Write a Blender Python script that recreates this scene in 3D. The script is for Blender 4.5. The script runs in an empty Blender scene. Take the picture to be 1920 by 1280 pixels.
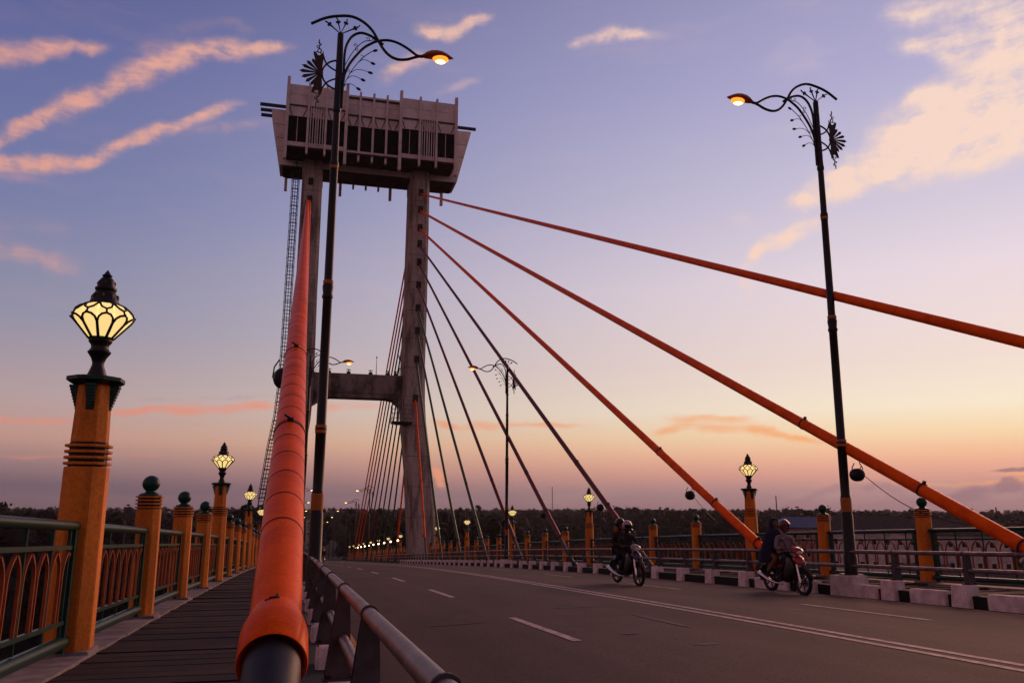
import bpy, bmesh, math, random
from mathutils import Vector, Matrix
R = math.radians
rnd = random.Random(7)
S = bpy.context.scene
COL = S.collection

# ------------------------------------------------------------------ camera
YAW, PITCH, ROLL, CAMZ = 0.25297, 0.20072, 0.00376, 1.0617
cd = bpy.data.cameras.new('camera'); cam = bpy.data.objects.new('camera', cd); COL.objects.link(cam)
cd.sensor_width = 36; cd.lens = 28.8; cd.clip_start = 0.05; cd.clip_end = 20000
_cy, _sy, _cp, _sp = math.cos(YAW), math.sin(YAW), math.cos(PITCH), math.sin(PITCH)
_F = Vector((_sy*_cp, _cy*_cp, _sp)); _R = Vector((_cy, -_sy, 0)); _U = _R.cross(_F)
_R2 = math.cos(ROLL)*_R + math.sin(ROLL)*_U; _U2 = -math.sin(ROLL)*_R + math.cos(ROLL)*_U
M = Matrix.Identity(4)
for i in range(3):
    M[i][0], M[i][1], M[i][2] = _R2[i], _U2[i], -_F[i]
M[2][3] = CAMZ
cam.matrix_world = M
S.camera = cam
HAZE = 8e-5
S.render.engine = 'CYCLES'
S.view_settings.view_transform = 'Standard'; S.view_settings.look = 'None'
S.view_settings.exposure = 0.0; S.view_settings.gamma = 1.0; S.view_settings.use_curve_mapping = False

# ------------------------------------------------------------------ sky
SUN_AZ = 52.0
def s2l(*c):
    return tuple((v/255/12.92 if v/255 <= .04045 else ((v/255+.055)/1.055)**2.4) for v in c) + (1.0,)

class NT:
    def __init__(s, tree): s.t = tree
    def n(s, typ, **kw):
        nd = s.t.nodes.new(typ)
        for k, v in kw.items():
            if k.startswith('i_'):
                key = k[2:]; key = int(key) if key.isdigit() else key.replace('_', ' ')
                if hasattr(v, 'is_output'): s.t.links.new(v, nd.inputs[key])
                else: nd.inputs[key].default_value = v
            else: setattr(nd, k, v)
        return nd
    def m(s, op, a, b=0.0, c=0.0, clamp=False):
        nd = s.t.nodes.new('ShaderNodeMath'); nd.operation = op; nd.use_clamp = clamp
        for i, v in enumerate((a, b, c)):
            if hasattr(v, 'is_output'): s.t.links.new(v, nd.inputs[i])
            else: nd.inputs[i].default_value = v
        return nd.outputs[0]
    def ramp(s, fac, stops, interp='LINEAR'):
        nd = s.t.nodes.new('ShaderNodeValToRGB'); cr = nd.color_ramp; cr.interpolation = interp
        while len(cr.elements) < len(stops): cr.elements.new(0.5)
        for e, (p, c) in zip(cr.elements, stops):
            e.position = p; e.color = c if len(c) == 4 else tuple(c) + (1,)
        s.t.links.new(fac, nd.inputs[0]); return nd.outputs[0]
    def mr(s, v, a, b, c=0.0, d=1.0, typ='SMOOTHSTEP'):
        nd = s.t.nodes.new('ShaderNodeMapRange'); nd.interpolation_type = typ
        s.t.links.new(v, nd.inputs[0])
        for i, x in enumerate((a, b, c, d)): nd.inputs[i+1].default_value = x
        return nd.outputs[0]
    def mix(s, f, a, b, blend='MIX'):
        nd = s.t.nodes.new('ShaderNodeMix'); nd.data_type = 'RGBA'; nd.blend_type = blend
        for k, v in ((0, f), (6, a), (7, b)):
            if hasattr(v, 'is_output'): s.t.links.new(v, nd.inputs[k])
            else: nd.inputs[k].default_value = v
        return nd.outputs[2]

W = bpy.data.worlds.new('World'); S.world = W; W.use_nodes = True
wt = W.node_tree; wt.nodes.clear(); g = NT(wt)
dirv = g.n('ShaderNodeTexCoord').outputs['Generated']
nrm = g.n('ShaderNodeVectorMath', operation='NORMALIZE', i_0=dirv).outputs[0]
sep = g.n('ShaderNodeSeparateXYZ', i_0=nrm)
el = g.m('MULTIPLY', g.m('ARCSINE', sep.outputs[2]), 57.29578)
az = g.m('MULTIPLY', g.m('ARCTAN2', sep.outputs[0], sep.outputs[1]), 57.29578)
# two vertical profiles of the dusk sky: towards the sunset and away from it
def e2p(e): return (e+10)/100.0
cool = [(-10, (74, 62, 74)), (-.5, (96, 80, 96)), (1.2, (104, 88, 102)), (2.6, (152, 122, 124)), (4.2, (194, 150, 138)), (6.5, (182, 158, 160)), (11.5, (148, 146, 168)),
        (19, (119, 126, 169)), (28, (99, 107, 158)), (34, (82, 91, 142)), (60, (92, 82, 114)), (90, (96, 74, 94))]
warm = [(-10, (90, 70, 74)), (-.3, (146, 112, 122)), (1.0, (182, 142, 142)), (2.2, (230, 164, 146)), (3.4, (251, 192, 156)), (4.8, (255, 222, 178)), (6.5, (255, 238, 212)), (9.5, (248, 226, 216)),
        (15, (238, 221, 229)), (21, (208, 200, 222)), (28, (180, 175, 211)), (34, (162, 158, 196)), (60, (128, 106, 128)), (90, (96, 74, 94))]
elf = g.mr(el, -10, 90, 0, 1, 'LINEAR')
cA = g.ramp(elf, [(e2p(e), s2l(*c)) for e, c in cool])
cB = g.ramp(elf, [(e2p(e), s2l(*c)) for e, c in warm])
dz = g.m('COSINE', g.m('MULTIPLY', g.m('SUBTRACT', az, SUN_AZ), .0174533))
t = g.mr(dz, .28, 1.0, 0, 1, 'LINEAR')
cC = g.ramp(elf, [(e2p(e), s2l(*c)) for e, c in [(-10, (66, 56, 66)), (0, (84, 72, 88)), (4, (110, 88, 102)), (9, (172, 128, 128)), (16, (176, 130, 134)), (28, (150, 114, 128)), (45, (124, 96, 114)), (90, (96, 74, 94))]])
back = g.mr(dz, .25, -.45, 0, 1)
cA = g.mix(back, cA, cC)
t = g.m('POWER', g.m('MULTIPLY', t, 1.0, clamp=True), 1.75)
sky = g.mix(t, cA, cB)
# clouds: long wisps given by bearing, height, tilt, half length, half width (degrees), weight
wv = g.n('ShaderNodeTexNoise', i_Vector=nrm, i_Scale=7.0, i_Detail=4.0, i_Roughness=.6)
wsub = g.n('ShaderNodeVectorMath', operation='SUBTRACT', i_0=wv.outputs['Color'], i_1=(.5, .5, .5)).outputs[0]
wmul = g.n('ShaderNodeVectorMath', operation='MULTIPLY', i_0=wsub, i_1=(2.6, 1.6, 0)).outputs[0]
ae = g.n('ShaderNodeCombineXYZ', i_0=az, i_1=el, i_2=0.0).outputs[0]
wv2 = g.n('ShaderNodeTexNoise', i_Vector=nrm, i_Scale=22.0, i_Detail=5.0, i_Roughness=.65)
wsub2 = g.n('ShaderNodeVectorMath', operation='SUBTRACT', i_0=wv2.outputs['Color'], i_1=(.5, .5, .5)).outputs[0]
wmul2 = g.n('ShaderNodeVectorMath', operation='MULTIPLY', i_0=wsub2, i_1=(1.5, .85, 0)).outputs[0]
ael = g.n('ShaderNodeVectorMath', operation='ADD', i_0=ae, i_1=wmul2).outputs[0]
aew = g.n('ShaderNodeVectorMath', operation='ADD', i_0=ael, i_1=wmul).outputs[0]
lowscale = g.mr(el, 1.0, 12.0, 0, 1, 'LINEAR')
aem = g.n('ShaderNodeMix', data_type='VECTOR', i_0=lowscale)
wt.links.new(ae, aem.inputs[4]); wt.links.new(aew, aem.inputs[5]); aec = aem.outputs[1]
HIGH = [(-19.8,26.0,21,3.72,0.86,0.85),(-17.2,27.1,25,1.95,0.73,0.85),(-15.2,27.7,9,2.14,0.47,0.85),(-11.9,28.5,22,2.04,0.52,0.30),(-9.7,29.1,10,2.36,0.56,0.30),(-20.2,20.8,36,1.86,0.51,1.00),(-18.2,22.4,39,2.98,0.67,1.00),(-15.4,24.5,36,3.78,0.92,1.00),(-12.5,26.5,34,3.33,1.09,1.00),(-9.6,28.2,27,3.33,1.06,1.00),(-6.5,29.2,9,3.19,0.82,1.00),(-3.6,29.8,13,2.54,0.52,1.00),(-9.3,30.2,18,4.72,0.68,0.25),(-5.8,30.8,-7,2.20,0.57,0.25),(-19.5,20.2,6,2.71,0.63,1.00),(-16.7,20.7,13,2.90,0.69,1.00),(-13.9,21.8,32,3.02,0.66,1.00),(-11.0,23.4,26,3.36,0.61,1.00),(-7.6,25.1,25,3.84,0.49,1.00),(-18.3,19.7,9,3.83,0.76,0.40),(-7.5,24.2,15,3.03,0.56,0.35),(-4.3,25.0,13,3.14,0.52,0.35),(-18.8,16.6,2,3.27,0.85,0.22),(-16.1,16.6,-4,2.12,0.79,0.22),(-18.9,15.0,-5,2.81,0.93,0.45),(-16.0,14.7,-5,2.93,0.83,0.45),(7.5,32.3,1,1.49,0.67,0.90),(9.1,32.3,0,1.72,0.80,0.90),(10.5,32.6,19,1.36,0.63,0.90),(11.8,32.9,6,1.45,0.46,0.90),(5.1,29.3,32,1.82,0.61,0.65),(6.9,30.3,30,2.28,0.78,0.65),(10.4,28.8,15,3.13,0.44,0.35),(19.4,31.3,6,1.45,0.51,0.75),(21.4,31.5,6,2.40,0.60,0.75),(23.7,31.6,-2,2.13,0.46,0.75),(24.8,31.6,-13,4.91,0.51,0.22),(35.7,29.0,-14,4.17,1.85,0.25),(42.6,30.3,-3,2.73,1.15,0.70),(45.6,29.9,-10,3.59,1.61,0.70),(48.8,29.1,-18,3.56,2.01,0.70),(42.7,28.3,-8,2.02,0.86,0.80),(44.6,27.8,-22,2.14,1.24,0.80),(47.8,26.9,-13,4.83,1.89,0.80),(41.4,23.8,5,3.18,1.65,1.00),(44.3,24.1,10,3.38,2.51,1.00),(47.8,24.2,-5,4.63,3.19,1.00),(42.2,25.6,1,1.25,0.73,0.90),(43.4,25.3,-23,1.51,1.04,0.90),(38.4,21.5,6,2.92,1.51,1.00),(41.4,21.8,5,3.57,2.07,1.00),(44.7,21.9,-0,3.71,2.23,1.00),(47.9,21.9,1,3.48,2.06,1.00),(35.0,20.2,20,1.99,0.89,0.95),(37.1,20.7,8,2.60,1.31,0.95),(40.4,21.2,1,1.41,0.76,1.00),(31.7,16.7,51,1.57,0.69,0.95),(33.1,17.6,21,2.02,0.86,0.95),(34.9,18.4,25,2.05,0.85,0.95),(30.9,15.6,-82,1.17,0.60,0.75),(31.4,14.7,-33,1.18,0.60,0.75),(31.0,19.1,-26,1.99,0.73,0.30),
 (62,25,12,9,3,.8),(80,31,-8,12,2.6,.6),(-34,26,22,8,1.2,.8),(-52,31,15,9,1.6,.6),(110,24,5,14,2,.5),(-90,26,12,12,2,.5),(150,30,8,16,2.4,.45),(-140,32,-6,14,2.4,.45),(60,52,20,30,4,.5),(10,48,15,18,2.5,.4),(-60,58,30,20,3,.4),(130,60,10,30,4,.4)]
LOW = [(-10.5,5.9,7,3.15,0.35,0.95),(-6.9,6.2,4,3.68,0.56,0.95),(-3.2,6.5,6,3.22,0.53,0.95),(-17.5,5.1,0,3.01,0.30,0.75),(-14.6,5.1,-1,2.43,0.33,0.75),(-12.2,4.9,-10,2.01,0.24,0.75),(-16.0,2.9,4,5.24,0.20,0.40),(-10.4,3.2,1,5.00,0.22,0.40),(1.8,6.6,11,1.81,0.61,0.50),(4.1,6.8,-1,2.80,0.62,0.50),(9.5,5.7,-11,1.83,0.41,0.75),(12.5,5.6,3,3.81,0.41,0.75),(17.3,5.7,-1,5.11,0.29,0.75),(25.4,5.3,15,2.53,0.52,0.80),(28.6,5.5,-4,3.69,0.70,0.80),(31.5,5.1,-16,2.05,0.53,0.80),(34.1,4.5,-10,3.08,0.31,0.80),(26.5,6.1,2,3.01,0.35,0.60),(29.6,6.0,-5,2.92,0.32,0.60),(9.4,2.5,-55,0.75,0.52,0.90),(9.8,1.8,-63,1.07,0.54,0.90),(36.9,3.7,2,5.79,0.22,0.35),(43.8,3.8,-1,6.68,0.25,0.35),(40.2,1.6,-4,2.74,0.21,0.80),(43.0,1.5,3,2.39,0.23,0.80),(45.8,1.7,5,2.77,0.22,0.80),(45.9,2.1,1,2.48,0.18,0.70),
 (58,4.5,3,8,.5,.6),(-32,5.5,3,9,.5,.6),(90,4.5,0,14,.5,.5),(-80,5,0,16,.5,.5)]
GREY = [(-8.8,6.7,5,4.64,0.29,0.30),(-3.9,7.1,5,4.38,0.41,0.30),(0.5,7.4,1,3.94,0.37,0.30),(45.3,2.3,1,0.84,0.16,0.95),(46.5,2.3,-5,1.49,0.20,0.95),(34.2,0.8,21,2.70,0.44,0.50),(36.8,1.4,3,2.47,0.61,0.50),(39.3,1.2,-16,2.46,0.81,0.50),(43.6,1.0,14,2.85,0.61,0.75),(45.4,1.5,17,0.83,0.56,0.75),(46.5,1.3,-24,1.59,0.72,0.75),(38.7,0.2,2,15.37,0.51,0.50),(9.2,2.1,-75,0.94,0.33,0.50),
 (62,1.4,0,9,.8,.7),(-40,7,4,8,.4,.6)]
def field(lst, src, soft):
    acc = None
    for a, e, ang, L, Wd, amp in lst:
        sv = src                       # each wisp is evaluated after the last one, which keeps the shader small
        if acc is not None:
            sv = g.n('ShaderNodeVectorMath', operation='MULTIPLY_ADD', i_0=acc, i_1=(1e-7, 0, 0), i_2=src).outputs[0]
        mp = g.n('ShaderNodeMapping', vector_type='TEXTURE', i_Vector=sv, i_Location=(a, e, 0), i_Rotation=(0, 0, R(ang)), i_Scale=(L, Wd*1.35, 1))
        ln = g.n('ShaderNodeVectorMath', operation='LENGTH', i_0=mp.outputs[0]).outputs['Value']
        f = g.mr(ln, 1.0, 0.0, 0, amp)
        acc = f if acc is None else g.m('ADD', acc, f)
    return acc
nz = g.n('ShaderNodeMapping', vector_type='POINT', i_Vector=aec, i_Rotation=(0, 0, R(-20)), i_Scale=(.16, .9, 1))
fib = g.n('ShaderNodeTexNoise', i_Vector=nz.outputs[0], i_Scale=1.1, i_Detail=6.0, i_Roughness=.62).outputs[0]
puff = g.n('ShaderNodeTexNoise', i_Vector=aec, i_Scale=.75, i_Detail=6.0, i_Roughness=.58).outputs[0]
tex = g.m('ADD', g.m('MULTIPLY', fib, .55), g.m('MULTIPLY', puff, .45))
texm = g.mr(tex, .34, .68, .22, 1.3, 'LINEAR')
hi = g.mr(g.m('MULTIPLY', field(HIGH, aec, .1), texm), .0, .95)
lo = g.mr(g.m('MULTIPLY', field(LOW, ael, .1), g.mr(fib, .3, .65, .45, 1.1, 'LINEAR')), .08, .9)
gr = g.mr(g.m('MULTIPLY', field(GREY, ael, .2), g.mr(puff, .3, .6, .7, 1.1, 'LINEAR')), .15, .75)
chi = g.mix(t, s2l(230, 164, 146), s2l(255, 222, 203))
clo = g.mix(t, s2l(226, 140, 124), s2l(255, 178, 116))
cgr = g.mix(t, s2l(136, 116, 140), s2l(150, 116, 128))
veil = g.mr(g.n('ShaderNodeTexNoise', i_Vector=nz.outputs[0], i_Scale=.5, i_Detail=5.0, i_Roughness=.6).outputs[0], .5, .85, 0, .10)
sky = g.mix(veil, sky, chi)
sky = g.mix(g.m('MULTIPLY', hi, .92), sky, chi)
sky = g.mix(g.m('MULTIPLY', lo, .85), sky, clo)
sky = g.mix(g.m('MULTIPLY', gr, .8), sky, cgr)
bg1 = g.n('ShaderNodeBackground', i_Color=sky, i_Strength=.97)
nis = g.n('ShaderNodeTexSky', sky_type='NISHITA', sun_disc=False, sun_elevation=R(2), sun_rotation=R(SUN_AZ), altitude=20)
bg2 = g.n('ShaderNodeBackground', i_Color=nis.outputs[0], i_Strength=.0004)
addw = g.n('ShaderNodeAddShader'); wt.links.new(bg1.outputs[0], addw.inputs[0]); wt.links.new(bg2.outputs[0], addw.inputs[1])
g.n('ShaderNodeOutputWorld', i_Surface=addw.outputs[0])
W.cycles.sampling_method = 'MANUAL'; W.cycles.sample_map_resolution = 512

# ------------------------------------------------------------------ sun: the afterglow, broad and low on the right
sl = bpy.data.lights.new('sun', 'SUN'); sl.energy = 2.0; sl.angle = R(36); sl.color = (1.0, .45, .26)
so = bpy.data.objects.new('sun', sl); COL.objects.link(so)
sd = Vector((math.sin(R(SUN_AZ))*math.cos(R(13)), math.cos(R(SUN_AZ))*math.cos(R(13)), math.sin(R(13))))
so.rotation_euler = (-sd).to_track_quat('-Z', 'Y').to_euler()

# ------------------------------------------------------------------ materials
def mat(name, base, rough=.6, metal=0.0, var=0.0, vscale=3.0, var2=None, grain=0.0, gscale=60.0, bump=0.0, bscale=40.0, spec=.28, coat=0.0, lanes=False, stretch=(1, 1, 1), emit=None, estr=0.0):
    m = bpy.data.materials.new(name); m.use_nodes = True
    t_ = m.node_tree; t_.nodes.clear(); q = NT(t_)
    pos = q.n('ShaderNodeNewGeometry').outputs['Position']
    b = q.n('ShaderNodeBsdfPrincipled', i_Roughness=rough, i_Metallic=metal)
    b.inputs['Specular IOR Level'].default_value = spec
    b.inputs['Coat Weight'].default_value = coat; b.inputs['Coat Roughness'].default_value = .15
    base = tuple(base[:3]) + (1,)
    col = None
    if var or var2:
        mp = q.n('ShaderNodeMapping', i_Vector=pos, i_Scale=stretch).outputs[0]
        n1 = q.n('ShaderNodeTexNoise', i_Vector=mp, i_Scale=vscale, i_Detail=5.0, i_Roughness=.6).outputs[0]
        d2 = tuple(var2[:3]) + (1,) if var2 else tuple(c*(1-var) for c in base[:3]) + (1,)
        col = q.mix(q.mr(n1, .36, .66), base, d2)
    if lanes:
        mp2 = q.n('ShaderNodeMapping', i_Vector=pos, i_Scale=(1.1, .012, .0)).outputs[0]
        n4 = q.n('ShaderNodeTexNoise', i_Vector=mp2, i_Scale=1.0, i_Detail=3.0, i_Roughness=.55).outputs[0]
        n5 = q.n('ShaderNodeTexNoise', i_Vector=pos, i_Scale=.9, i_Detail=6.0, i_Roughness=.7).outputs[0]
        ff = q.m('MULTIPLY', q.mr(n4, .35, .65, .74, 1.18, 'LINEAR'), q.mr(n5, .3, .5, .78, 1.05, 'LINEAR'))
        sc_ = q.n('ShaderNodeVectorMath', operation='SCALE'); t_.links.new(col, sc_.inputs[0]); t_.links.new(ff, sc_.inputs['Scale']); col = sc_.outputs[0]
    if grain:
        n2 = q.n('ShaderNodeTexNoise', i_Vector=pos, i_Scale=gscale, i_Detail=3.0).outputs[0]
        f = q.mr(n2, .3, .7, 1-grain, 1+grain, 'LINEAR')
        hs = q.n('ShaderNodeVectorMath', operation='SCALE'); t_.links.new(col, hs.inputs[0]) if col else setattr(hs.inputs[0], 'default_value', base[:3])
        t_.links.new(f, hs.inputs['Scale']); col = hs.outputs[0]
    if col: t_.links.new(col, b.inputs['Base Color'])
    else: b.inputs['Base Color'].default_value = base
    if bump:
        n3 = q.n('ShaderNodeTexNoise', i_Vector=pos, i_Scale=bscale, i_Detail=4.0).outputs[0]
        bp = q.n('ShaderNodeBump', i_Strength=bump, i_Distance=.01, i_Height=n3); t_.links.new(bp.outputs[0], b.inputs['Normal'])
    if emit:
        b.inputs['Emission Color'].default_value = tuple(emit[:3]) + (1,); b.inputs['Emission Strength'].default_value = estr
    q.n('ShaderNodeOutputMaterial', i_Surface=b.outputs[0])
    m.diffuse_color = base
    return m
MT = {}
MT['asphalt'] = mat('asphalt', (.047, .0200, .0180), .85, var2=(.070, .034, .031), vscale=.5, grain=.6, gscale=34, bump=.35, bscale=160, stretch=(1, .25, 1), spec=.25, lanes=True)
MT['marking'] = mat('road_paint', (.55, .42, .38), .75, var2=(.26, .18, .16), vscale=9, grain=.3, gscale=90)
MT['yellow'] = mat('yellow_road_paint', (.55, .24, .05), .7, var2=(.3, .13, .04), vscale=6)
MT['slab'] = mat('walkway_slab', (.036, .0155, .0125), .88, var2=(.018, .0085, .0075), vscale=2.2, grain=.35, gscale=45, bump=.4, bscale=50)
MT['concrete'] = mat('pale_concrete', (.30, .25, .24), .85, var2=(.16, .125, .12), vscale=3, grain=.2, gscale=60, bump=.4, bscale=70)
MT['white'] = mat('white_kerb_paint', (.80, .67, .65), .8, var2=(.56, .45, .43), vscale=4.5, grain=.15, gscale=50, bump=.2, bscale=60)
MT['black'] = mat('black_kerb_paint', (.012, .011, .011), .8, var=.4, vscale=5)
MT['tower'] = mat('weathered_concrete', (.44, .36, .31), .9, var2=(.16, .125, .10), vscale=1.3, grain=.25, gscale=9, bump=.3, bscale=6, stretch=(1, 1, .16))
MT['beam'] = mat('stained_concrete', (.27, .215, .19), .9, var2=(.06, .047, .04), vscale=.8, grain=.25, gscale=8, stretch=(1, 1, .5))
MT['panel'] = mat('facade_panel', (.76, .66, .62), .8, var2=(.60, .52, .49), vscale=.7, grain=.12, gscale=6)
MT['fin'] = mat('facade_fin', (.70, .59, .55), .8, var2=(.54, .45, .42), vscale=.9)
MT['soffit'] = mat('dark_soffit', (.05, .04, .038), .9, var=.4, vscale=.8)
MT['glass'] = mat('dark_window_glass', (.004, .004, .005), .25, spec=.06)
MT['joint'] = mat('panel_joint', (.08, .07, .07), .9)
MT['ochre'] = mat('ochre_orange_paint', (.74, .215, .012), .6, var2=(.50, .135, .009), vscale=3.2, grain=.16, gscale=26, bump=.15, bscale=40, stretch=(1, 1, .22))
MT['ochre_far'] = MT['ochre']
MT['green'] = mat('dark_green_paint', (.004, .044, .032), .36, var2=(.003, .028, .020), vscale=5, spec=.25)
MT['archm'] = mat('rust_orange_paint', (.30, .060, .010), .5, var2=(.20, .04, .007), vscale=8)
MT['cable'] = mat('orange_red_sheath', (.92, .115, .002), .4, var2=(.72, .078, .002), vscale=2.6, spec=.02, coat=.08, grain=.12, gscale=55)
MT['cable_dark'] = mat('dark_red_sheath', (.13, .014, .008), .5, var=.25, vscale=3)
MT['cable_green'] = mat('green_sheath', (.045, .10, .022), .45, var=.25, vscale=3)
MT['seam'] = mat('seam_sealant', (.10, .012, .006), .8)
MT['rubber'] = mat('black_pipe', (.014, .013, .014), .5, var=.3, vscale=8, bump=.15, bscale=90)
MT['steel'] = mat('galvanised_pipe', (.22, .165, .155), .42, metal=.6, var2=(.13, .09, .085), vscale=6, grain=.15, gscale=30)
MT['steelgrey'] = mat('grey_post_paint', (.075, .062, .062), .6, var2=(.045, .036, .036), vscale=7)
MT['iron'] = mat('black_iron', (.010, .009, .010), .42, var=.3, vscale=6)
MT['bronze'] = mat('bronze_iron', (.050, .022, .014), .5, var=.35, vscale=18)
MT['bandm'] = mat('orange_band_paint', (.42, .13, .022), .5, var=.2, vscale=6)
MT['pane'] = mat('lit_lantern_pane', (.8, .65, .4), .4, emit=(1.0, .71, .26), estr=.96)
MT['lampglass'] = mat('lit_sodium_lens', (.9, .6, .3), .3, emit=(1.0, .60, .22), estr=5.0)
MT['lampbowl'] = mat('amber_lamp_bowl', (.9, .4, .1), .3, emit=(1.0, .30, .025), estr=1.5)
MT['spot'] = mat('lit_spot_lens', (.9, .8, .6), .3, emit=(1.0, .74, .45), estr=8.0)
MT['head'] = mat('lamp_housing', (.42, .10, .02), .45, var=.3, vscale=12)
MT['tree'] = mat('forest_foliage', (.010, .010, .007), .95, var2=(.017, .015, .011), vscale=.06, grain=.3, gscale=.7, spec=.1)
MT['bark'] = mat('tree_bark', (.05, .038, .03), .95)
MT['ground'] = mat('grassy_ground', (.03, .03, .02), .95, var2=(.05, .04, .03), vscale=.02, spec=.1)
MT['water'] = mat('river_water', (.02, .018, .016), .08, bump=.15, bscale=.8)
MT['roofdark'] = mat('dark_roof', (.045, .034, .032), .85, var=.35, vscale=1.2)
MT['roofbrown'] = mat('brown_roof', (.060, .045, .036), .85, var=.35, vscale=1.2)
MT['roofblue'] = mat('blue_roof', (.03, .045, .14), .6, var=.3, vscale=1)
MT['wallw'] = mat('white_house_wall', (.55, .48, .47), .85, var2=(.36, .3, .29), vscale=.6)
MT['wallp'] = mat('pink_house_wall', (.34, .16, .14), .85, var=.3, vscale=.6)
MT['tyre'] = mat('tyre_rubber', (.010, .009, .009), .8)
MT['rim'] = mat('alloy_rim', (.10, .085, .085), .35, metal=.8)
MT['chrome'] = mat('chrome_pipe', (.75, .68, .68), .18, metal=.9)
MT['bikeblack'] = mat('black_bike_plastic', (.012, .011, .013), .35, spec=.5)
MT['bikered'] = mat('red_bike_paint', (.30, .007, .009), .22, coat=.6)
MT['bikeviolet'] = mat('dark_violet_bike_paint', (.035, .018, .05), .25, coat=.5)
MT['bikewhite'] = mat('white_bike_paint', (.24, .2, .2), .3, coat=.4)
MT['headlamp'] = mat('unlit_headlamp', (.5, .45, .46), .1, spec=.8)
MT['skin'] = mat('skin', (.13, .055, .033), .55)
MT['hair'] = mat('dark_hair', (.01, .008, .008), .6)
MT['jacketdark'] = mat('dark_jacket_cloth', (.022, .016, .015), .9, var=.35, vscale=9, bump=.3, bscale=30)
MT['jacketbrown'] = mat('brown_jacket_cloth', (.035, .018, .013), .9, var=.35, vscale=9, bump=.3, bscale=30)
MT['shirtgrey'] = mat('pale_grey_shirt', (.24, .19, .20), .9, var2=(.15, .115, .12), vscale=9, bump=.4, bscale=22)
MT['navy'] = mat('navy_cloak_cloth', (.018, .016, .045), .9, var=.35, vscale=6, bump=.4, bscale=14)
MT['tan'] = mat('tan_trouser_cloth', (.20, .085, .03), .9, var=.3, vscale=9)
MT['trouser'] = mat('black_trouser_cloth', (.010, .009, .010), .9)
MT['helmetwhite'] = mat('white_helmet', (.34, .26, .25), .25, coat=.5)
MT['helmetred'] = mat('maroon_helmet', (.10, .035, .035), .3, coat=.5)
MT['visor'] = mat('dark_visor', (.008, .008, .009), .1)
MT['patch'] = mat('tar_patch', (.022, .018, .018), .7)
MT['debris'] = mat('dark_debris', (.02, .014, .012), .8)

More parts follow.
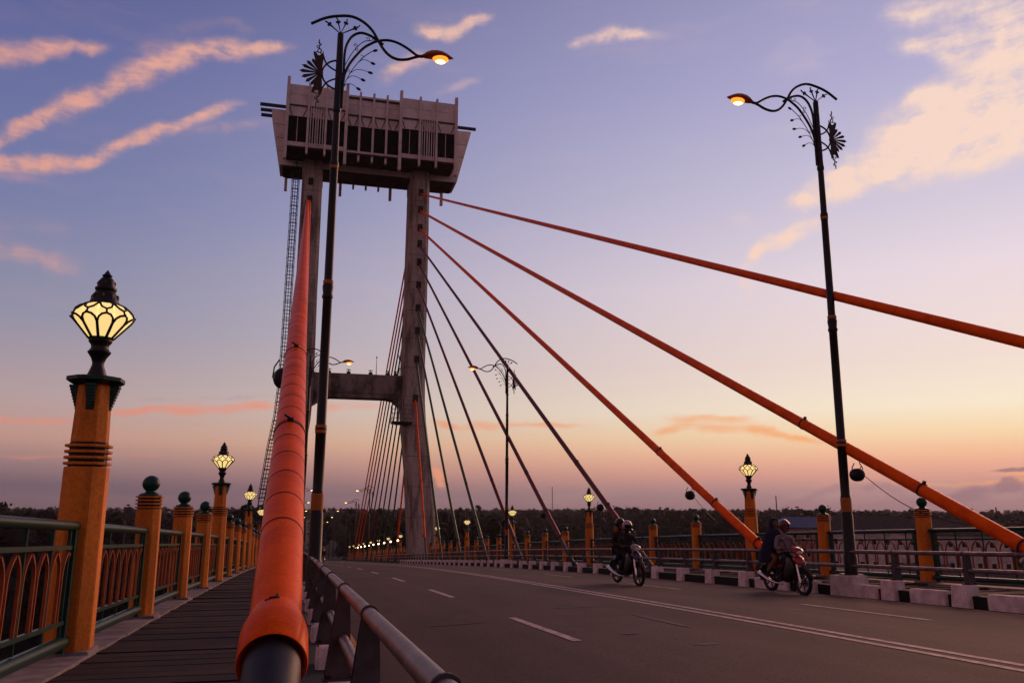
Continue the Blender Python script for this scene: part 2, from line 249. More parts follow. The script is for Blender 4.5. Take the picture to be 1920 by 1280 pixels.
# ------------------------------------------------------------------ mesh helpers
class MB:
    def __init__(s): s.v = []; s.f = []; s.mi = []; s.sm = []; s.k = 0
    def add(s, vs, fs, sm=False):
        o = len(s.v); s.v += [tuple(x) for x in vs]
        for f in fs: s.f.append([i+o for i in f]); s.mi.append(s.k); s.sm.append(sm)
        return s
    def box(s, x0, x1, y0, y1, z0, z1):
        vs = [(x, y, z) for z in (z0, z1) for y in (y0, y1) for x in (x0, x1)]
        return s.add(vs, [(0, 2, 3, 1), (4, 5, 7, 6), (0, 1, 5, 4), (2, 6, 7, 3), (0, 4, 6, 2), (1, 3, 7, 5)])
    def hexa(s, bot, top):           # two quads, ccw seen from above
        return s.add(list(bot)+list(top), [(3, 2, 1, 0), (4, 5, 6, 7), (0, 1, 5, 4), (1, 2, 6, 5), (2, 3, 7, 6), (3, 0, 4, 7)])
    def bar(s, a, b, w, h, up=(0, 0, 1)):
        a = Vector(a); b = Vector(b); d = (b-a).normalized(); u = Vector(up)
        if abs(d.dot(u)) > .98: u = Vector((0, 1, 0))
        r = d.cross(u).normalized()*w/2; u = r.cross(d).normalized()*h/2
        return s.hexa([a-r-u, a+r-u, b+r-u, b-r-u], [a-r+u, a+r+u, b+r+u, b-r+u])
    def tube(s, pts, rad, n=10, cap=True, sm=True, flat=1.0, closed=False):
        pts = [Vector(p) for p in pts]; L = len(pts)
        rs = rad if isinstance(rad, (list, tuple)) else [rad]*L
        prev = None; rings = []
        for i, p in enumerate(pts):
            if closed: d = pts[(i+1) % L]-pts[i-1]
            else: d = pts[min(i+1, L-1)]-pts[max(i-1, 0)]
            d.normalize()
            if prev is None:
                u = Vector((0, 0, 1)) if abs(d.z) < .9 else Vector((0, 1, 0))
                u = (u-d*u.dot(d)).normalized()
            else:
                u = prev-d*prev.dot(d)
                u = u.normalized() if u.length > 1e-6 else d.orthogonal().normalized()
            prev = u; w = d.cross(u)
            rings.append([p+(u*math.cos(2*math.pi*j/n)*flat+w*math.sin(2*math.pi*j/n))*rs[i] for j in range(n)])
        vs = [v for r_ in rings for v in r_]; fs = []
        for i in range(L if closed else L-1):
            a = i*n; b = ((i+1) % L)*n
            for j in range(n):
                k = (j+1) % n; fs.append((a+j, a+k, b+k, b+j))
        s.add(vs, fs, sm)
        if cap and not closed:
            o = len(s.v)-len(vs)
            s.f.append([o+j for j in range(n)][::-1]); s.mi.append(s.k); s.sm.append(False)
            s.f.append([o+(L-1)*n+j for j in range(n)]); s.mi.append(s.k); s.sm.append(False)
        return s
    def lathe(s, prof, n=16, c=(0, 0, 0), sm=True, cap=True, ph=0.0):
        vs = []; fs = []
        for r, z in prof:
            for j in range(n):
                a = 2*math.pi*j/n+ph; vs.append((c[0]+r*math.cos(a), c[1]+r*math.sin(a), c[2]+z))
        for i in range(len(prof)-1):
            for j in range(n):
                k = (j+1) % n; fs.append((i*n+j, i*n+k, (i+1)*n+k, (i+1)*n+j))
        if cap: fs.append(tuple(range(n))[::-1]); fs.append(tuple((len(prof)-1)*n+j for j in range(n)))
        return s.add(vs, fs, sm)
    def prism(s, poly, z0, z1, poly2=None):
        n = len(poly); p2 = poly2 or poly
        vs = [(x, y, z0) for x, y in poly]+[(x, y, z1) for x, y in p2]
        fs = [tuple(range(n))[::-1], tuple(range(n, 2*n))]+[(i, (i+1) % n, (i+1) % n+n, i+n) for i in range(n)]
        return s.add(vs, fs)
    def plate(s, poly, y0, y1):      # outline in x,z extruded along y
        n = len(poly)
        vs = [(x, y0, z) for x, z in poly]+[(x, y1, z) for x, z in poly]
        fs = [tuple(range(n)), tuple(range(n, 2*n))[::-1]]+[(i, i+n, (i+1) % n+n, (i+1) % n) for i in range(n)]
        return s.add(vs, fs)
    def ball(s, c, rx, ry=None, rz=None, n=14, m=9):
        ry = rx if ry is None else ry; rz = rx if rz is None else rz
        prof = [(max(1e-4, math.sin(math.pi*i/m)), -math.cos(math.pi*i/m)) for i in range(m+1)]
        vs = []; fs = []
        for r_, z in prof:
            for j in range(n):
                a = 2*math.pi*j/n; vs.append((c[0]+rx*r_*math.cos(a), c[1]+ry*r_*math.sin(a), c[2]+rz*z))
        for i in range(m):
            for j in range(n):
                k = (j+1) % n; fs.append((i*n+j, i*n+k, (i+1)*n+k, (i+1)*n+j))
        return s.add(vs, fs, True)
    def xf(s, mtx, start=0):
        for i in range(start, len(s.v)): s.v[i] = tuple(mtx @ Vector(s.v[i]))
        return s
    def mesh(s, name, mats, bevel=0.0, ang=35):
        me = bpy.data.meshes.new(name); me.from_pydata(s.v, [], s.f)
        for m in (mats if isinstance(mats, (list, tuple)) else [mats]): me.materials.append(MT[m])
        me.polygons.foreach_set('material_index', s.mi); me.polygons.foreach_set('use_smooth', s.sm)
        bm = bmesh.new(); bm.from_mesh(me)
        bmesh.ops.remove_doubles(bm, verts=bm.verts, dist=1e-5)
        bmesh.ops.recalc_face_normals(bm, faces=bm.faces)
        if bevel:
            ed = [e for e in bm.edges if len(e.link_faces) == 2 and e.calc_face_angle(0) > R(30)]
            bmesh.ops.bevel(bm, geom=ed, offset=bevel, segments=2, affect='EDGES', clamp_overlap=True)
            for f in bm.faces: f.smooth = True
        bm.to_mesh(me); bm.free(); me.update()
        try: me.set_sharp_from_angle(angle=R(ang))
        except Exception: pass
        return me
    def build(s, name, mats, parent=None, bevel=0.0, loc=(0, 0, 0)):
        o = bpy.data.objects.new(name, s.mesh(name, mats, bevel)); COL.objects.link(o)
        o.parent = parent; o.location = loc; return o
def part(name, me, parent, loc=(0, 0, 0), rot=None):
    o = bpy.data.objects.new(name, me); COL.objects.link(o); o.parent = parent; o.location = loc
    if rot: o.rotation_euler = rot
    return o
def tag(o, label=None, cat=None, group=None, kind=None):
    if label: o['label'] = label
    if cat: o['category'] = cat
    if group: o['group'] = group
    if kind: o['kind'] = kind
    return o
def empty(name, loc=(0, 0, 0), rz=0.0):
    o = bpy.data.objects.new(name, None); COL.objects.link(o); o.location = loc; o.rotation_euler = (0, 0, rz)
    o.empty_display_size = .1; return o
KIDS = {}
def kids(o): return [c for c in o.children]
def copy_tree(o, parent=None):
    c = o.copy(); COL.objects.link(c); c.parent = parent
    for ch in list(o.children): copy_tree(ch, c)
    return c
def struct(name, mb, m, **kw):
    return tag(mb.build(name, m, **kw), kind='structure')
ORD = 'first second third fourth fifth sixth seventh eighth ninth tenth eleventh twelfth thirteenth fourteenth fifteenth sixteenth seventeenth eighteenth nineteenth twentieth'.split()
def ordn(i):
    if i < 20: return ORD[i]
    t_, u = divmod(i+1, 10); tens = {2: 'twent', 3: 'thirt', 4: 'fort', 5: 'fift'}[t_]
    return tens+'ieth' if u == 0 else tens+'y-'+ORD[u-1]

# ------------------------------------------------------------------ the bridge's long profile
def D(Y):                             # walkway datum height along the bridge
    if Y < 0: return -.03191*Y
    if Y < 60: return -.03191*Y-.00023*Y*Y
    return -2.7426-.0575*(Y-60)
XL, XR, SP, YL0, YR0 = -2.10, 14.90, 4.002, 9.366, 17.341
XC = 6.406
KIN, KOUT = .55, 12.26                # kerb faces left and right
def RZ(X, Y):                         # road surface, crowned
    c = .152*(1-((X-XC)/(KOUT-XC))**2); return D(Y)-.268+max(c, 0)
def strip(mb, xs, ys, zf):
    n = len(xs); vs = [(x, y, zf(x, y)) for y in ys for x in xs]
    fs = [(j*n+i, j*n+i+1, (j+1)*n+i+1, (j+1)*n+i) for j in range(len(ys)-1) for i in range(n-1)]
    return mb.add(vs, fs, True)
YS = [-60, -30, -10]+[y for y in range(0, 130, 3)]+[140, 170, 220, 300, 400, 520]
xs_road = [KIN-.05, 1.5, 3, 4.7, XC, 8, 9.7, 11.2, KOUT+.05]
struct('road', strip(MB(), xs_road, YS, RZ), 'asphalt')
def marking(x, y0, y1, w, m='marking'):
    ys = [y0+(y1-y0)*i/max(1, int((y1-y0)/2.5)) for i in range(max(1, int((y1-y0)/2.5))+1)]
    return struct('road_marking', strip(MB(), [x-w/2, x+w/2], ys, lambda X, Y: RZ(X, Y)+.004), m)
for dx in (-.13, .13): marking(XC+.02+dx, -20, 130, .11)
for k in range(0, 14):
    y0 = 9.8+8.15*k-16.3
    marking(3.36, y0, y0+3.15, .12)
    marking(9.02, y0+.75, y0+3.95, .12)
marking(KOUT-.42, -20, 130, .09, 'yellow'); marking(KIN+.24, -20, 130, .13, 'yellow')
# small tar patches and scraps on the carriageway
for (x, y, w, l) in [(4.6, 8.9, .22, .1), (4.2, 10.2, .16, .08), (4.9, 14.2, .8, .06), (5.2, 11.6, .06, 1.4), (6.1, 17.5, .3, .15), (8.1, 12.6, .2, .12), (2.4, 12.5, .5, .05)]:
    mb = MB(); pts = []
    for j in range(10):
        a = 2*math.pi*j/10; rr = rnd.uniform(.6, 1.1); X = x+w*rr*math.cos(a); Y = y+l*rr*math.sin(a)
        pts.append((X, Y, RZ(X, Y)+.003))
    mb.add(pts, [tuple(range(10))]); struct('road_patch', mb, 'patch')
# deck body under everything
mb = MB()
ys2 = [-60]+[y for y in range(0, 130, 10)]+[140, 220, 300, 400, 520]
for a, b in zip(ys2[:-1], ys2[1:]):
    za, zb = D(a)-.34, D(b)-.34
    mb.hexa([(XL-.4, a, za-1.5), (XR+.4, a, za-1.5), (XR+.4, b, zb-1.5), (XL-.4, b, zb-1.5)], [(XL-.4, a, za), (XR+.4, a, za), (XR+.4, b, zb), (XL-.4, b, zb)])
struct('bridge_deck', mb, 'beam')
# walkway slabs: each slab a part
def walkway(name, x0, x1, ystart, n):
    root = empty(name, (0, 0, 0)); tag(root, kind='structure')
    me = [None]*6
    for v in range(6):
        b = MB(); q = random.Random(v)
        b.box(x0+q.uniform(0, .02), x1-q.uniform(0, .02), 0, .336-.012*(v % 2), -.05, 0); me[v] = b.mesh('plank', 'slab', bevel=.006)
    for k in range(3*n):
        y = ystart+.35*k
        part('plank', me[rnd.randrange(6)], root, (0, y, D(y)-.065+rnd.uniform(-.005, .005)+(.006 if k % 3 == 0 else 0)), (math.atan(-.032-.00046*max(0, min(y, 60)))+rnd.uniform(-.012, .012), rnd.uniform(-.002, .002), rnd.uniform(-.003, .003)))
    y = ystart+1.05*n
    rest = strip(MB(), [x0, x1], [y]+[q for q in YS if q > y+1], lambda X, Y: D(Y)-.065).build('far_planks', 'slab', root); rest['kind'] = 'stuff'
    return root
walkway('left_pavement', XL+.22, .10, -3.1, 62)
walkway('right_pavement', KOUT+.48, XR-.22, 3.1, 70)
# railing curbs
for nm, x0, x1 in (('left_curb', XL-.32, XL+.235), ('right_curb', XR-.235, XR+.32)):
    mb = MB()
    for a, b in zip(YS[:-1], YS[1:]):
        mb.hexa([(x0, a, D(a)-.33), (x1, a, D(a)-.33), (x1, b, D(b)-.33), (x0, b, D(b)-.33)], [(x0, a, D(a)-.035), (x1, a, D(a)-.035), (x1, b, D(b)-.035), (x0, b, D(b)-.035)])
    struct(nm, mb, 'concrete')
# kerb backing, painted black where it shows in the drain gaps
for nm, x0, x1 in (('left_kerb', .12, KIN-.10), ('right_kerb', KOUT+.10, KOUT+.46)):
    mb = MB()
    for a, b in zip(YS[:-1], YS[1:]):
        mb.hexa([(x0, a, D(a)-.33), (x1, a, D(a)-.33), (x1, b, D(b)-.33), (x0, b, D(b)-.33)], [(x0, a, D(a)-.05), (x1, a, D(a)-.05), (x1, b, D(b)-.05), (x0, b, D(b)-.05)])
    struct(nm, mb, 'black')

# ------------------------------------------------------------------ kerb blocks, segments, guardrails
def slope(Y): return math.atan2(D(Y+.5)-D(Y-.5), 1.0)
def blockmesh(w, l, zt, q):
    b = MB(); t_ = .02
    b.hexa([(-w/2, 0, -.30), (w/2, 0, -.30), (w/2, l, -.30), (-w/2, l, -.30)], [(-w/2+t_, t_, zt), (w/2-t_, t_, zt), (w/2-t_, l-t_, zt), (-w/2+t_, l-t_, zt)])
    return b.mesh('kerb_block', 'white', bevel=.018)
ME_BLOCK = blockmesh(.32, .46, .14, 0); ME_BIG = blockmesh(.50, .82, .19, 1)
b = MB(); b.box(-.11, .11, 0, .98, -.30, .01); ME_SEG = b.mesh('kerb_segment', 'white', bevel=.02)
LAMPS_Y = [17.1, 49.8]
NB = 52
def kerbrow(side):
    y0 = 13.3-2*8 if side == 'right' else 1.65-2*2
    xb = KOUT+.16 if side == 'right' else KIN-.16
    xs_ = KOUT+.13 if side == 'right' else KIN-.13
    for k in range(NB+(0 if side == 'right' else -6)):
        y = y0+2*k
        lamp = min(abs(y+.25-l) for l in LAMPS_Y) < 1.0
        if lamp:
            l = min(LAMPS_Y, key=lambda q: abs(y-q)); yb = l-.41; me = ME_BIG
        else: yb, me = y, ME_BLOCK
        if yb > (9 if side == 'right' else 1.2):
            o = part('kerb_block', me, None, (xb+((.09 if side == 'right' else -.09) if lamp else 0), yb, D(yb)))
            o.rotation_euler = (slope(yb), 0, rnd.uniform(-.02, .02))
            rel = 'under the nearest %s street lamp' % side if lamp and y < 30 else ('under the second %s street lamp' % side if lamp else None)
            if rel: tag(o, 'large white concrete kerb block '+rel, 'kerb block')
            elif k < 44: tag(o, '%s white kerb block in sight along the %s kerb, carrying a guardrail post' % (ordn(max(0, k-(6 if side == 'right' else 2))), side), 'kerb block', 'white kerb blocks of the %s kerb' % side)
            else: tag(o, 'far white kerb block among many in the %s kerb near the crest' % side, 'kerb block', 'far white kerb blocks of the %s kerb' % side)
        if (8 if side == 'right' else .5) < y < (20 if side == 'right' else 5):
            o = part('kerb_segment', ME_SEG, None, (xs_, y+.62, D(y+.62)))
            if lamp: o.scale = (1, .8, 1); o.location.y += .2
            o.rotation_euler = (slope(y), 0, rnd.uniform(-.012, .012))
            if k < 44: tag(o, '%s low white kerb length in sight along the %s kerb, between two taller blocks' % (ordn(max(0, k-(6 if side == 'right' else 2))), side), 'kerb', 'low white lengths of the %s kerb' % side)
            else: tag(o, 'far low white kerb length among many in the %s kerb near the crest' % side, 'kerb', 'far low white lengths of the %s kerb' % side)
kerbrow('right'); kerbrow('left')
def guardrail(side):
    s = 1 if side == 'left' else -1         # direction towards the road
    xg = .345 if side == 'left' else 12.54
    root = empty('guardrail', (xg, 0, 0))
    tag(root, 'two-pipe steel guardrail along the %s edge of the carriageway' % side, 'guardrail')
    y0 = 1.65-2*1 if side == 'left' else 13.3-2*5
    ys = [y0+.23+2*k for k in range(56)]
    pm = MB()
    # flared plate post, wider at the foot, leaning towards the road at the top
    for q in (-.055, .045):
        pm.plate([(-s*.105, 0), (s*.07, 0), (s*.045, .56), (-s*.03, .56)], q, q+.012)
    pm.box(-.115, .09, -.075, .075, -.002, .014)
    pm.plate([(s*.03, .02), (s*.066, .02), (s*.044, .56), (s*.02, .56)], -.043, .045)
    me_post = pm.mesh('post', 'steelgrey')
    bm_ = MB(); bm_.lathe([(.018, 0), (.018, .025)], 8); me_bolt = bm_.mesh('bolt', 'iron')
    cm = MB(); cm.tube([(0, -.008, 0), (0, .008, 0)], .041 if side == 'left' else .048, 16); me_col = cm.mesh('collar', 'steelgrey')
    for k, y in enumerate(ys):
        if side == 'right' and y < 9: continue
        h = .19 if min(abs(y-l) for l in LAMPS_Y) < .9 else .14
        if h > .15: continue
        p = part('post', me_post, root, (0, y, D(y)+h), (slope(y), 0, 0))
        if k < 14:
            for bx, by in ((-.08, -.055), (.08, -.055), (-.08, .055), (.08, .055)): part('bolt', me_bolt, p, (bx, by, .01))
        part('collar', me_col, root, (s*.01, y+.09, D(y)+.712), (slope(y), 0, 0))
        if k < 20: part('collar', me_col, root, (s*.01, y+.09, D(y)+.40), (slope(y), 0, 0))
    for nm, h in (('upper_pipe', .712), ('lower_pipe', .40)):
        q = MB(); q.tube([(s*.01, y, D(y)+h) for y in [-30, -10, 0]+[3*j for j in range(1, 40)]+[140, 200, 300]], .034 if side == 'left' else .042, 16); q.build(nm, 'steel', root)
guardrail('left'); guardrail('right')

# ------------------------------------------------------------------ railing pillars
def oct_(w, c):
    h = w/2; return [(-h+c, -h), (h-c, -h), (h, -h+c), (h, h-c), (h-c, h), (-h+c, h), (-h, h-c), (-h, -h+c)]
def oprism(w0, w1, z0, z1, c=.25): return MB().prism(oct_(w0, w0*c), z0, z1, oct_(w1, w1*c))
me_plinth = MB().box(-.235, .235, -.235, .235, -.10, .005).mesh('plinth', 'concrete', bevel=.012)
me_b_shaft = oprism(.345, .330, .004, 1.50).mesh('shaft', 'ochre', bevel=.008)
mb = MB()
for i in range(4): mb.prism(oct_(.40, .1), 1.50+.05*i, 1.50+.05*i+.03)
me_b_recess = mb.mesh('recess', 'green')
mb = MB()
for i in range(4): mb.prism(oct_(.44, .11), 1.527+.055*i, 1.527+.055*i+.026)
me_b_ring = MB().prism(oct_(.365, .09), 0, .022).mesh('ring', 'ochre', bevel=.004)
me_b_core = MB().prism(oct_(.305, .076), 1.50, 1.70).mesh('collar', 'iron')  # iron black here paints the shade in the gaps between the rings
me_b_fin = MB().lathe([(.150, 1.69), (.155, 1.70), (.145, 1.722), (.10, 1.735), (.072, 1.75), (.068, 1.762)]+[(.125*math.sin(math.pi*q/10), 1.868-.122*math.cos(math.pi*q/10)) for q in range(2, 10)]+[(.012, 1.99)], 20).mesh('ball_finial', 'green')
def ball_pillar():
    r = empty('ball_pillar'); part('plinth', me_plinth, r); part('shaft', me_b_shaft, r); c = part('collar', me_b_core, r)
    for i in range(4): part('ring', me_b_ring, c, (0, 0, 1.515+.05*i))
    part('ball_finial', me_b_fin, r); return r
# the tall lantern pillar
me_l_low = oprism(.420, .400, .004, 1.78, .27).mesh('lower_shaft', 'ochre', bevel=.008)
me_l_core = oprism(.335, .335, 1.78, 2.03, .26).mesh('collar', 'iron')  # coloured iron black too, so the ring gaps look shaded
me_l_ring = MB().prism(oct_(.418, .105), 0, .027).mesh('ring', 'ochre', bevel=.005)
me_l_up = oprism(.335, .300, 2.03, 2.63, .26).mesh('upper_shaft', 'ochre', bevel=.008)
mb = MB()
mb.prism(oct_(.42, .12), 2.63, 2.665, oct_(.52, .14)); mb.prism(oct_(.52, .14), 2.665, 2.705); mb.prism(oct_(.46, .13), 2.705, 2.718, oct_(.38, .10))
me_l_cap = mb.mesh('cap', 'green', bevel=.004)
mb = MB()                                    # stepped corbel, tapering down
for i in range(8):
    z = 2.63-.032*(i+1); d = .085-.0095*i
    mb.box(.140, .155+d, -.05+.003*i, .05-.003*i, z, z+.028)
mb.box(.138, .160, -.04, .04, 2.36, 2.64)
me_l_brk = mb.mesh('corbel', 'green')
me_l_stem = MB().lathe([(.095, 2.716), (.098, 2.735), (.08, 2.78), (.06, 2.84), (.058, 2.87), (.075, 2.92), (.105, 2.965), (.114, 2.978), (.114, 2.99), (.10, 3.0), (.085, 3.03), (.088, 3.06), (.112, 3.09), (.116, 3.105), (.116, 3.12), (.10, 3.128)], 20).mesh('stem', 'iron')
NP = 10; PT = 2*math.pi/NP
def lant(th, v, off=0.0):
    if v <= 1: r, z = .115+(.312-.115)*v, 3.128+(.362-.128)*v
    else: u = v-1; r, z = .312-(.312-.142)*u+.02*math.sin(math.pi*u), 3.362+(.505-.362)*u+.022*math.sin(math.pi*u)
    return Vector(((r+off)*math.cos(th), (r+off)*math.sin(th), z))
PET = [(-.46, .02), (-.475, .3), (-.485, .62), (-.40, .80), (-.23, .92), (0, .975), (.23, .92), (.40, .80), (.485, .62), (.475, .3), (.46, .02)]
SCA = [(-.49, 1.96), (-.44, 1.62), (-.27, 1.32), (0, 1.20), (.27, 1.32), (.44, 1.62), (.49, 1.96)]
DIA = [(0, .975), (.23, .92), (.40, .80), (.5, .64), (.60, .80), (.77, .92), (1, .975), (1, 1.20), (.73, 1.32), (.56, 1.62), (.5, 1.94), (.44, 1.62), (.27, 1.32), (0, 1.20)]
def pane(pts):
    m = MB(); P_ = [lant(a*PT, v, -.004) for a, v in pts]
    c = sum(P_, Vector())/len(P_); n = len(P_)
    return m.add(P_+[c], [(i, (i+1) % n, n) for i in range(n)], True)
me_pet = pane(PET).mesh('pane', 'pane'); me_dia = pane(DIA).mesh('pane', 'pane'); me_sca = pane(SCA).mesh('pane', 'pane')
mb = MB()
for k in range(NP):
    th = k*PT
    mb.tube([lant(th+a*PT, v, .002) for a, v in PET], .0125, 6)
    mb.tube([lant(th+a*PT, v, .002) for a, v in SCA], .0115, 6)
    mb.tube([lant(th, .975, .002), lant(th, 1.2, .002)], .011, 6)
    mb.ball(tuple(lant(th, .99, .006)), .014, n=6, m=4)
mb.lathe([(.117, 3.118), (.130, 3.128), (.122, 3.142)], 20)
mb.lathe([(.155, 3.495), (.158, 3.507), (.14, 3.52)], 20)
me_l_frame = mb.mesh('lantern_frame', 'iron')
mb = MB(); mb.lathe([(.150, 3.505), (.146, 3.53), (.128, 3.57), (.112, 3.615), (.098, 3.648), (.09, 3.655), (.106, 3.662), (.11, 3.675), (.106, 3.688), (.088, 3.694), (.088, 3.72), (.078, 3.76), (.06, 3.79), (.044, 3.805), (.03, 3.81), (.05, 3.818), (.052, 3.826), (.034, 3.84), (.014, 3.872), (.003, 3.888)], 20)
me_l_dome = mb.mesh('dome', 'iron')
mb = MB()
for k in range(8):
    a = 2*math.pi*k/8
    for rr, z, s_ in ((.122, 3.578, .032), (.084, 3.735, .02)):
        mb.ball((rr*math.cos(a), rr*math.sin(a), z), s_*.62, s_*.62, s_*1.15, n=6, m=5)
me_l_petal = mb.mesh('dome_petals', 'bronze')
ME_LFAR = MB()
for i, p_ in enumerate((PET, DIA, SCA)):
    for k in range(NP):
        P_ = [lant((a+k)*PT, v) for a, v in p_]; n = len(P_); c = sum(P_, Vector())/n
        ME_LFAR.add(P_+[c], [(i_, (i_+1) % n, n) for i_ in range(n)], True)
me_l_far = ME_LFAR.mesh('lantern', 'pane')
def lantern_pillar(detail=True):
    r = empty('lantern_pillar'); part('plinth', me_plinth, r); part('lower_shaft', me_l_low, r); c = part('collar', me_l_core, r)
    for i in range(4): part('ring', me_l_ring, c, (0, 0, 1.80+.060*i))
    part('upper_shaft', me_l_up, r); cp = part('cap', me_l_cap, r)
    for k in range(4): part('corbel', me_l_brk, cp, (0, 0, 0), (0, 0, k*math.pi/2))
    part('stem', me_l_stem, r)
    if detail:
        ln = part('lantern', me_l_frame, r)
        for k in range(NP):
            for m_ in (me_pet, me_dia, me_sca): part('pane', m_, ln, (0, 0, 0), (0, 0, k*PT))
    else: ln = part('lantern', me_l_far, r); part('lantern_frame', me_l_frame, ln)
    dm = part('dome', me_l_dome, r); part('dome_petals', me_l_petal, dm); return r
# ------------------------------------------------------------------ railing panels: local x runs from pillar to pillar
PL = SP
def bx(x0, x1, y0, y1, z0, z1, nm, m, bv=0.0): return MB().box(x0, x1, y0, y1, z0, z1).mesh(nm, m, bevel=bv)
me_top = MB().tube([(.17, 0, 1.185), (PL-.17, 0, 1.185)], .046, 16).mesh('top_rail', 'green')
me_flange = MB().tube([(0, 0, 0), (.03, 0, 0)], .08, 18).mesh('flange', 'iron')
me_mid = bx(.25, PL-.25, -.02, .02, .958, .998, 'middle_rail', 'green', .004)
me_lowr = bx(.25, PL-.25, -.022, .022, .262, .302, 'lower_rail', 'green', .004)
me_bot = MB().tube([(.20, 0, .095), (PL-.20, 0, .095)], .06, 16).mesh('bottom_rail', 'green')
me_endp = bx(-.05, .05, -.035, .035, .0, 1.15, 'end_post', 'green', .005)
me_upr = bx(-.012, .012, -.012, .012, .16, 1.14, 'upright', 'green')
def archm():
    m = MB(); w = .165; h0, h1 = .30, .952; pts = []
    for i in range(9):
        u = i/8; a = u*R(62); rr = w*2*.94/(1-math.cos(R(62)))*.5
        pts.append((-w+rr*(1-math.cos(a)), .70+math.sin(a)/math.sin(R(62))*(h1-.70)))
    sc = w/(w+pts[-1][0]); pts = [(-w+(x+w)*sc, z) for x, z in pts]
    half = [(-w, h0), (-w, .5)]+pts
    full = half+[(-x, z) for x, z in half[::-1][1:]]
    inn = [(x*.88, z-(.022 if abs(x) < w*.6 else .006)) if z > .5 else (x*.885, z) for x, z in full]
    n = len(full); dpt = .014
    for i in range(n-1):
        (a, az_), (b_, bz), (c, cz_), (d, dz_) = full[i], full[i+1], inn[i+1], inn[i]
        m.hexa([(a, -dpt, az_), (b_, -dpt, bz), (c, -dpt, cz_), (d, -dpt, dz_)], [(a, dpt, az_), (b_, dpt, bz), (c, dpt, cz_), (d, dpt, dz_)])
    return m
A_ = archm(); me_arch = A_.mesh('arch', 'archm')
ARX = [.42+.3945*i for i in range(9)]
mb = MB()
for x in ARX:
    o_ = len(mb.v); mb.add(A_.v, A_.f); mb.xf(Matrix.Translation((x, 0, 0)), o_)
me_archfar = mb.mesh('arches', 'archm')
UPX = [.62+.3945*2*i for i in range(4)]+[PL-.42]
mb = MB()
for x in UPX: mb.box(x-.012, x+.012, -.012, .012, .16, 1.14)
mb.box(.25, PL-.25, -.02, .02, .958, .998); mb.box(.25, PL-.25, -.022, .022, .262, .302)
mb.tube([(.20, 0, .095), (PL-.20, 0, .095)], .07, 8)
for x in (.31, PL-.31): mb.box(x-.035, x+.035, -.03, .03, 0, 1.15)
me_framefar = mb.mesh('frame', 'green')
def railing_panel(detail=True):
    r = empty('railing_panel')
    tr = part('top_rail', me_top, r)
    part('flange', me_flange, tr, (.168, 0, 1.185)); part('flange', me_flange, tr, (PL-.198, 0, 1.185))
    if detail:
        part('middle_rail', me_mid, r); part('lower_rail', me_lowr, r); part('bottom_rail', me_bot, r)
        for x in (.31, PL-.31): part('end_post', me_endp, r, (x, 0, 0))
        for x in UPX: part('upright', me_upr, r, (x, 0, 0))
        for x in ARX: part('arch', me_arch, r, (x, 0, 0))
    else: part('frame', me_framefar, r); part('arches', me_archfar, r)['kind'] = 'stuff'
    return r
P_BALL = ball_pillar(); P_LAN = lantern_pillar(True); P_LANF = lantern_pillar(False); P_PAN = railing_panel(True); P_PANF = railing_panel(False)
used = set()
def place(proto):
    if proto.name in used: return copy_tree(proto)
    used.add(proto.name); return proto
for side, X, Y0, imin, imax, lam0, nfull in (('left', XL, YL0, -1, 30, 0, 14), ('right', XR, YR0, -1, 56, 2, 26)):
    nb = nl = 0
    for i in range(imin, imax):
        Y = Y0+i*SP; isl = (i-lam0) % 4 == 0
        if isl:
            o = place(P_LAN if i < (9 if side == 'left' else 8) else P_LANF)
            if nl < (5 if side == 'left' else 6): lab = '%s orange pillar with lit jewel-shaped lantern counted along the %s railing from the viewer' % (ordn(nl), side)
            else: lab = 'far orange pillar with small lit lantern on the %s railing beyond the tower' % side
            tag(o, lab, 'lamp post', '%slantern pillars of the %s railing' % ('' if nl < (5 if side == 'left' else 6) else 'far ', side)); nl += 1
        else:
            o = place(P_BALL)
            if i < 0: lab = 'ball-topped pillar standing just before the %s lantern pillar of the %s railing' % ('first', side) if side == 'left' else 'orange pillar with green ball top at the very edge of the right railing'
            elif nb < 24: lab = '%s orange pillar with green ball top counted along the %s railing from the viewer' % (ordn(nb), side)
            else: lab = 'far small orange pillar with green ball top on the %s railing' % side
            tag(o, lab, 'railing post', '%sball-topped pillars of the %s railing' % ('' if nb < 24 else 'far ', side))
            if i >= 0: nb += 1
        o.location = (X, Y, D(Y)); o.rotation_euler = (0, 0, 0)
        full = i < nfull
        o = place(P_PAN if full else P_PANF); o.location = (X, Y, D(Y)); o.rotation_euler = (0, -slope(Y+2), math.pi/2)
        o.rotation_euler = Matrix.LocRotScale(None, (Matrix.Rotation(math.pi/2, 3, 'Z') @ Matrix.Rotation(-slope(Y+2), 3, 'Y')), None).to_euler()
        if i < 30: tag(o, '%s green railing panel with orange pointed arches counted along the %s side' % (ordn(i-imin), side), 'railing', 'railing panels of the %s side' % side)
        else: tag(o, 'far green railing panel with orange arches on the %s side' % side, 'railing', 'far railing panels of the %s side' % side)

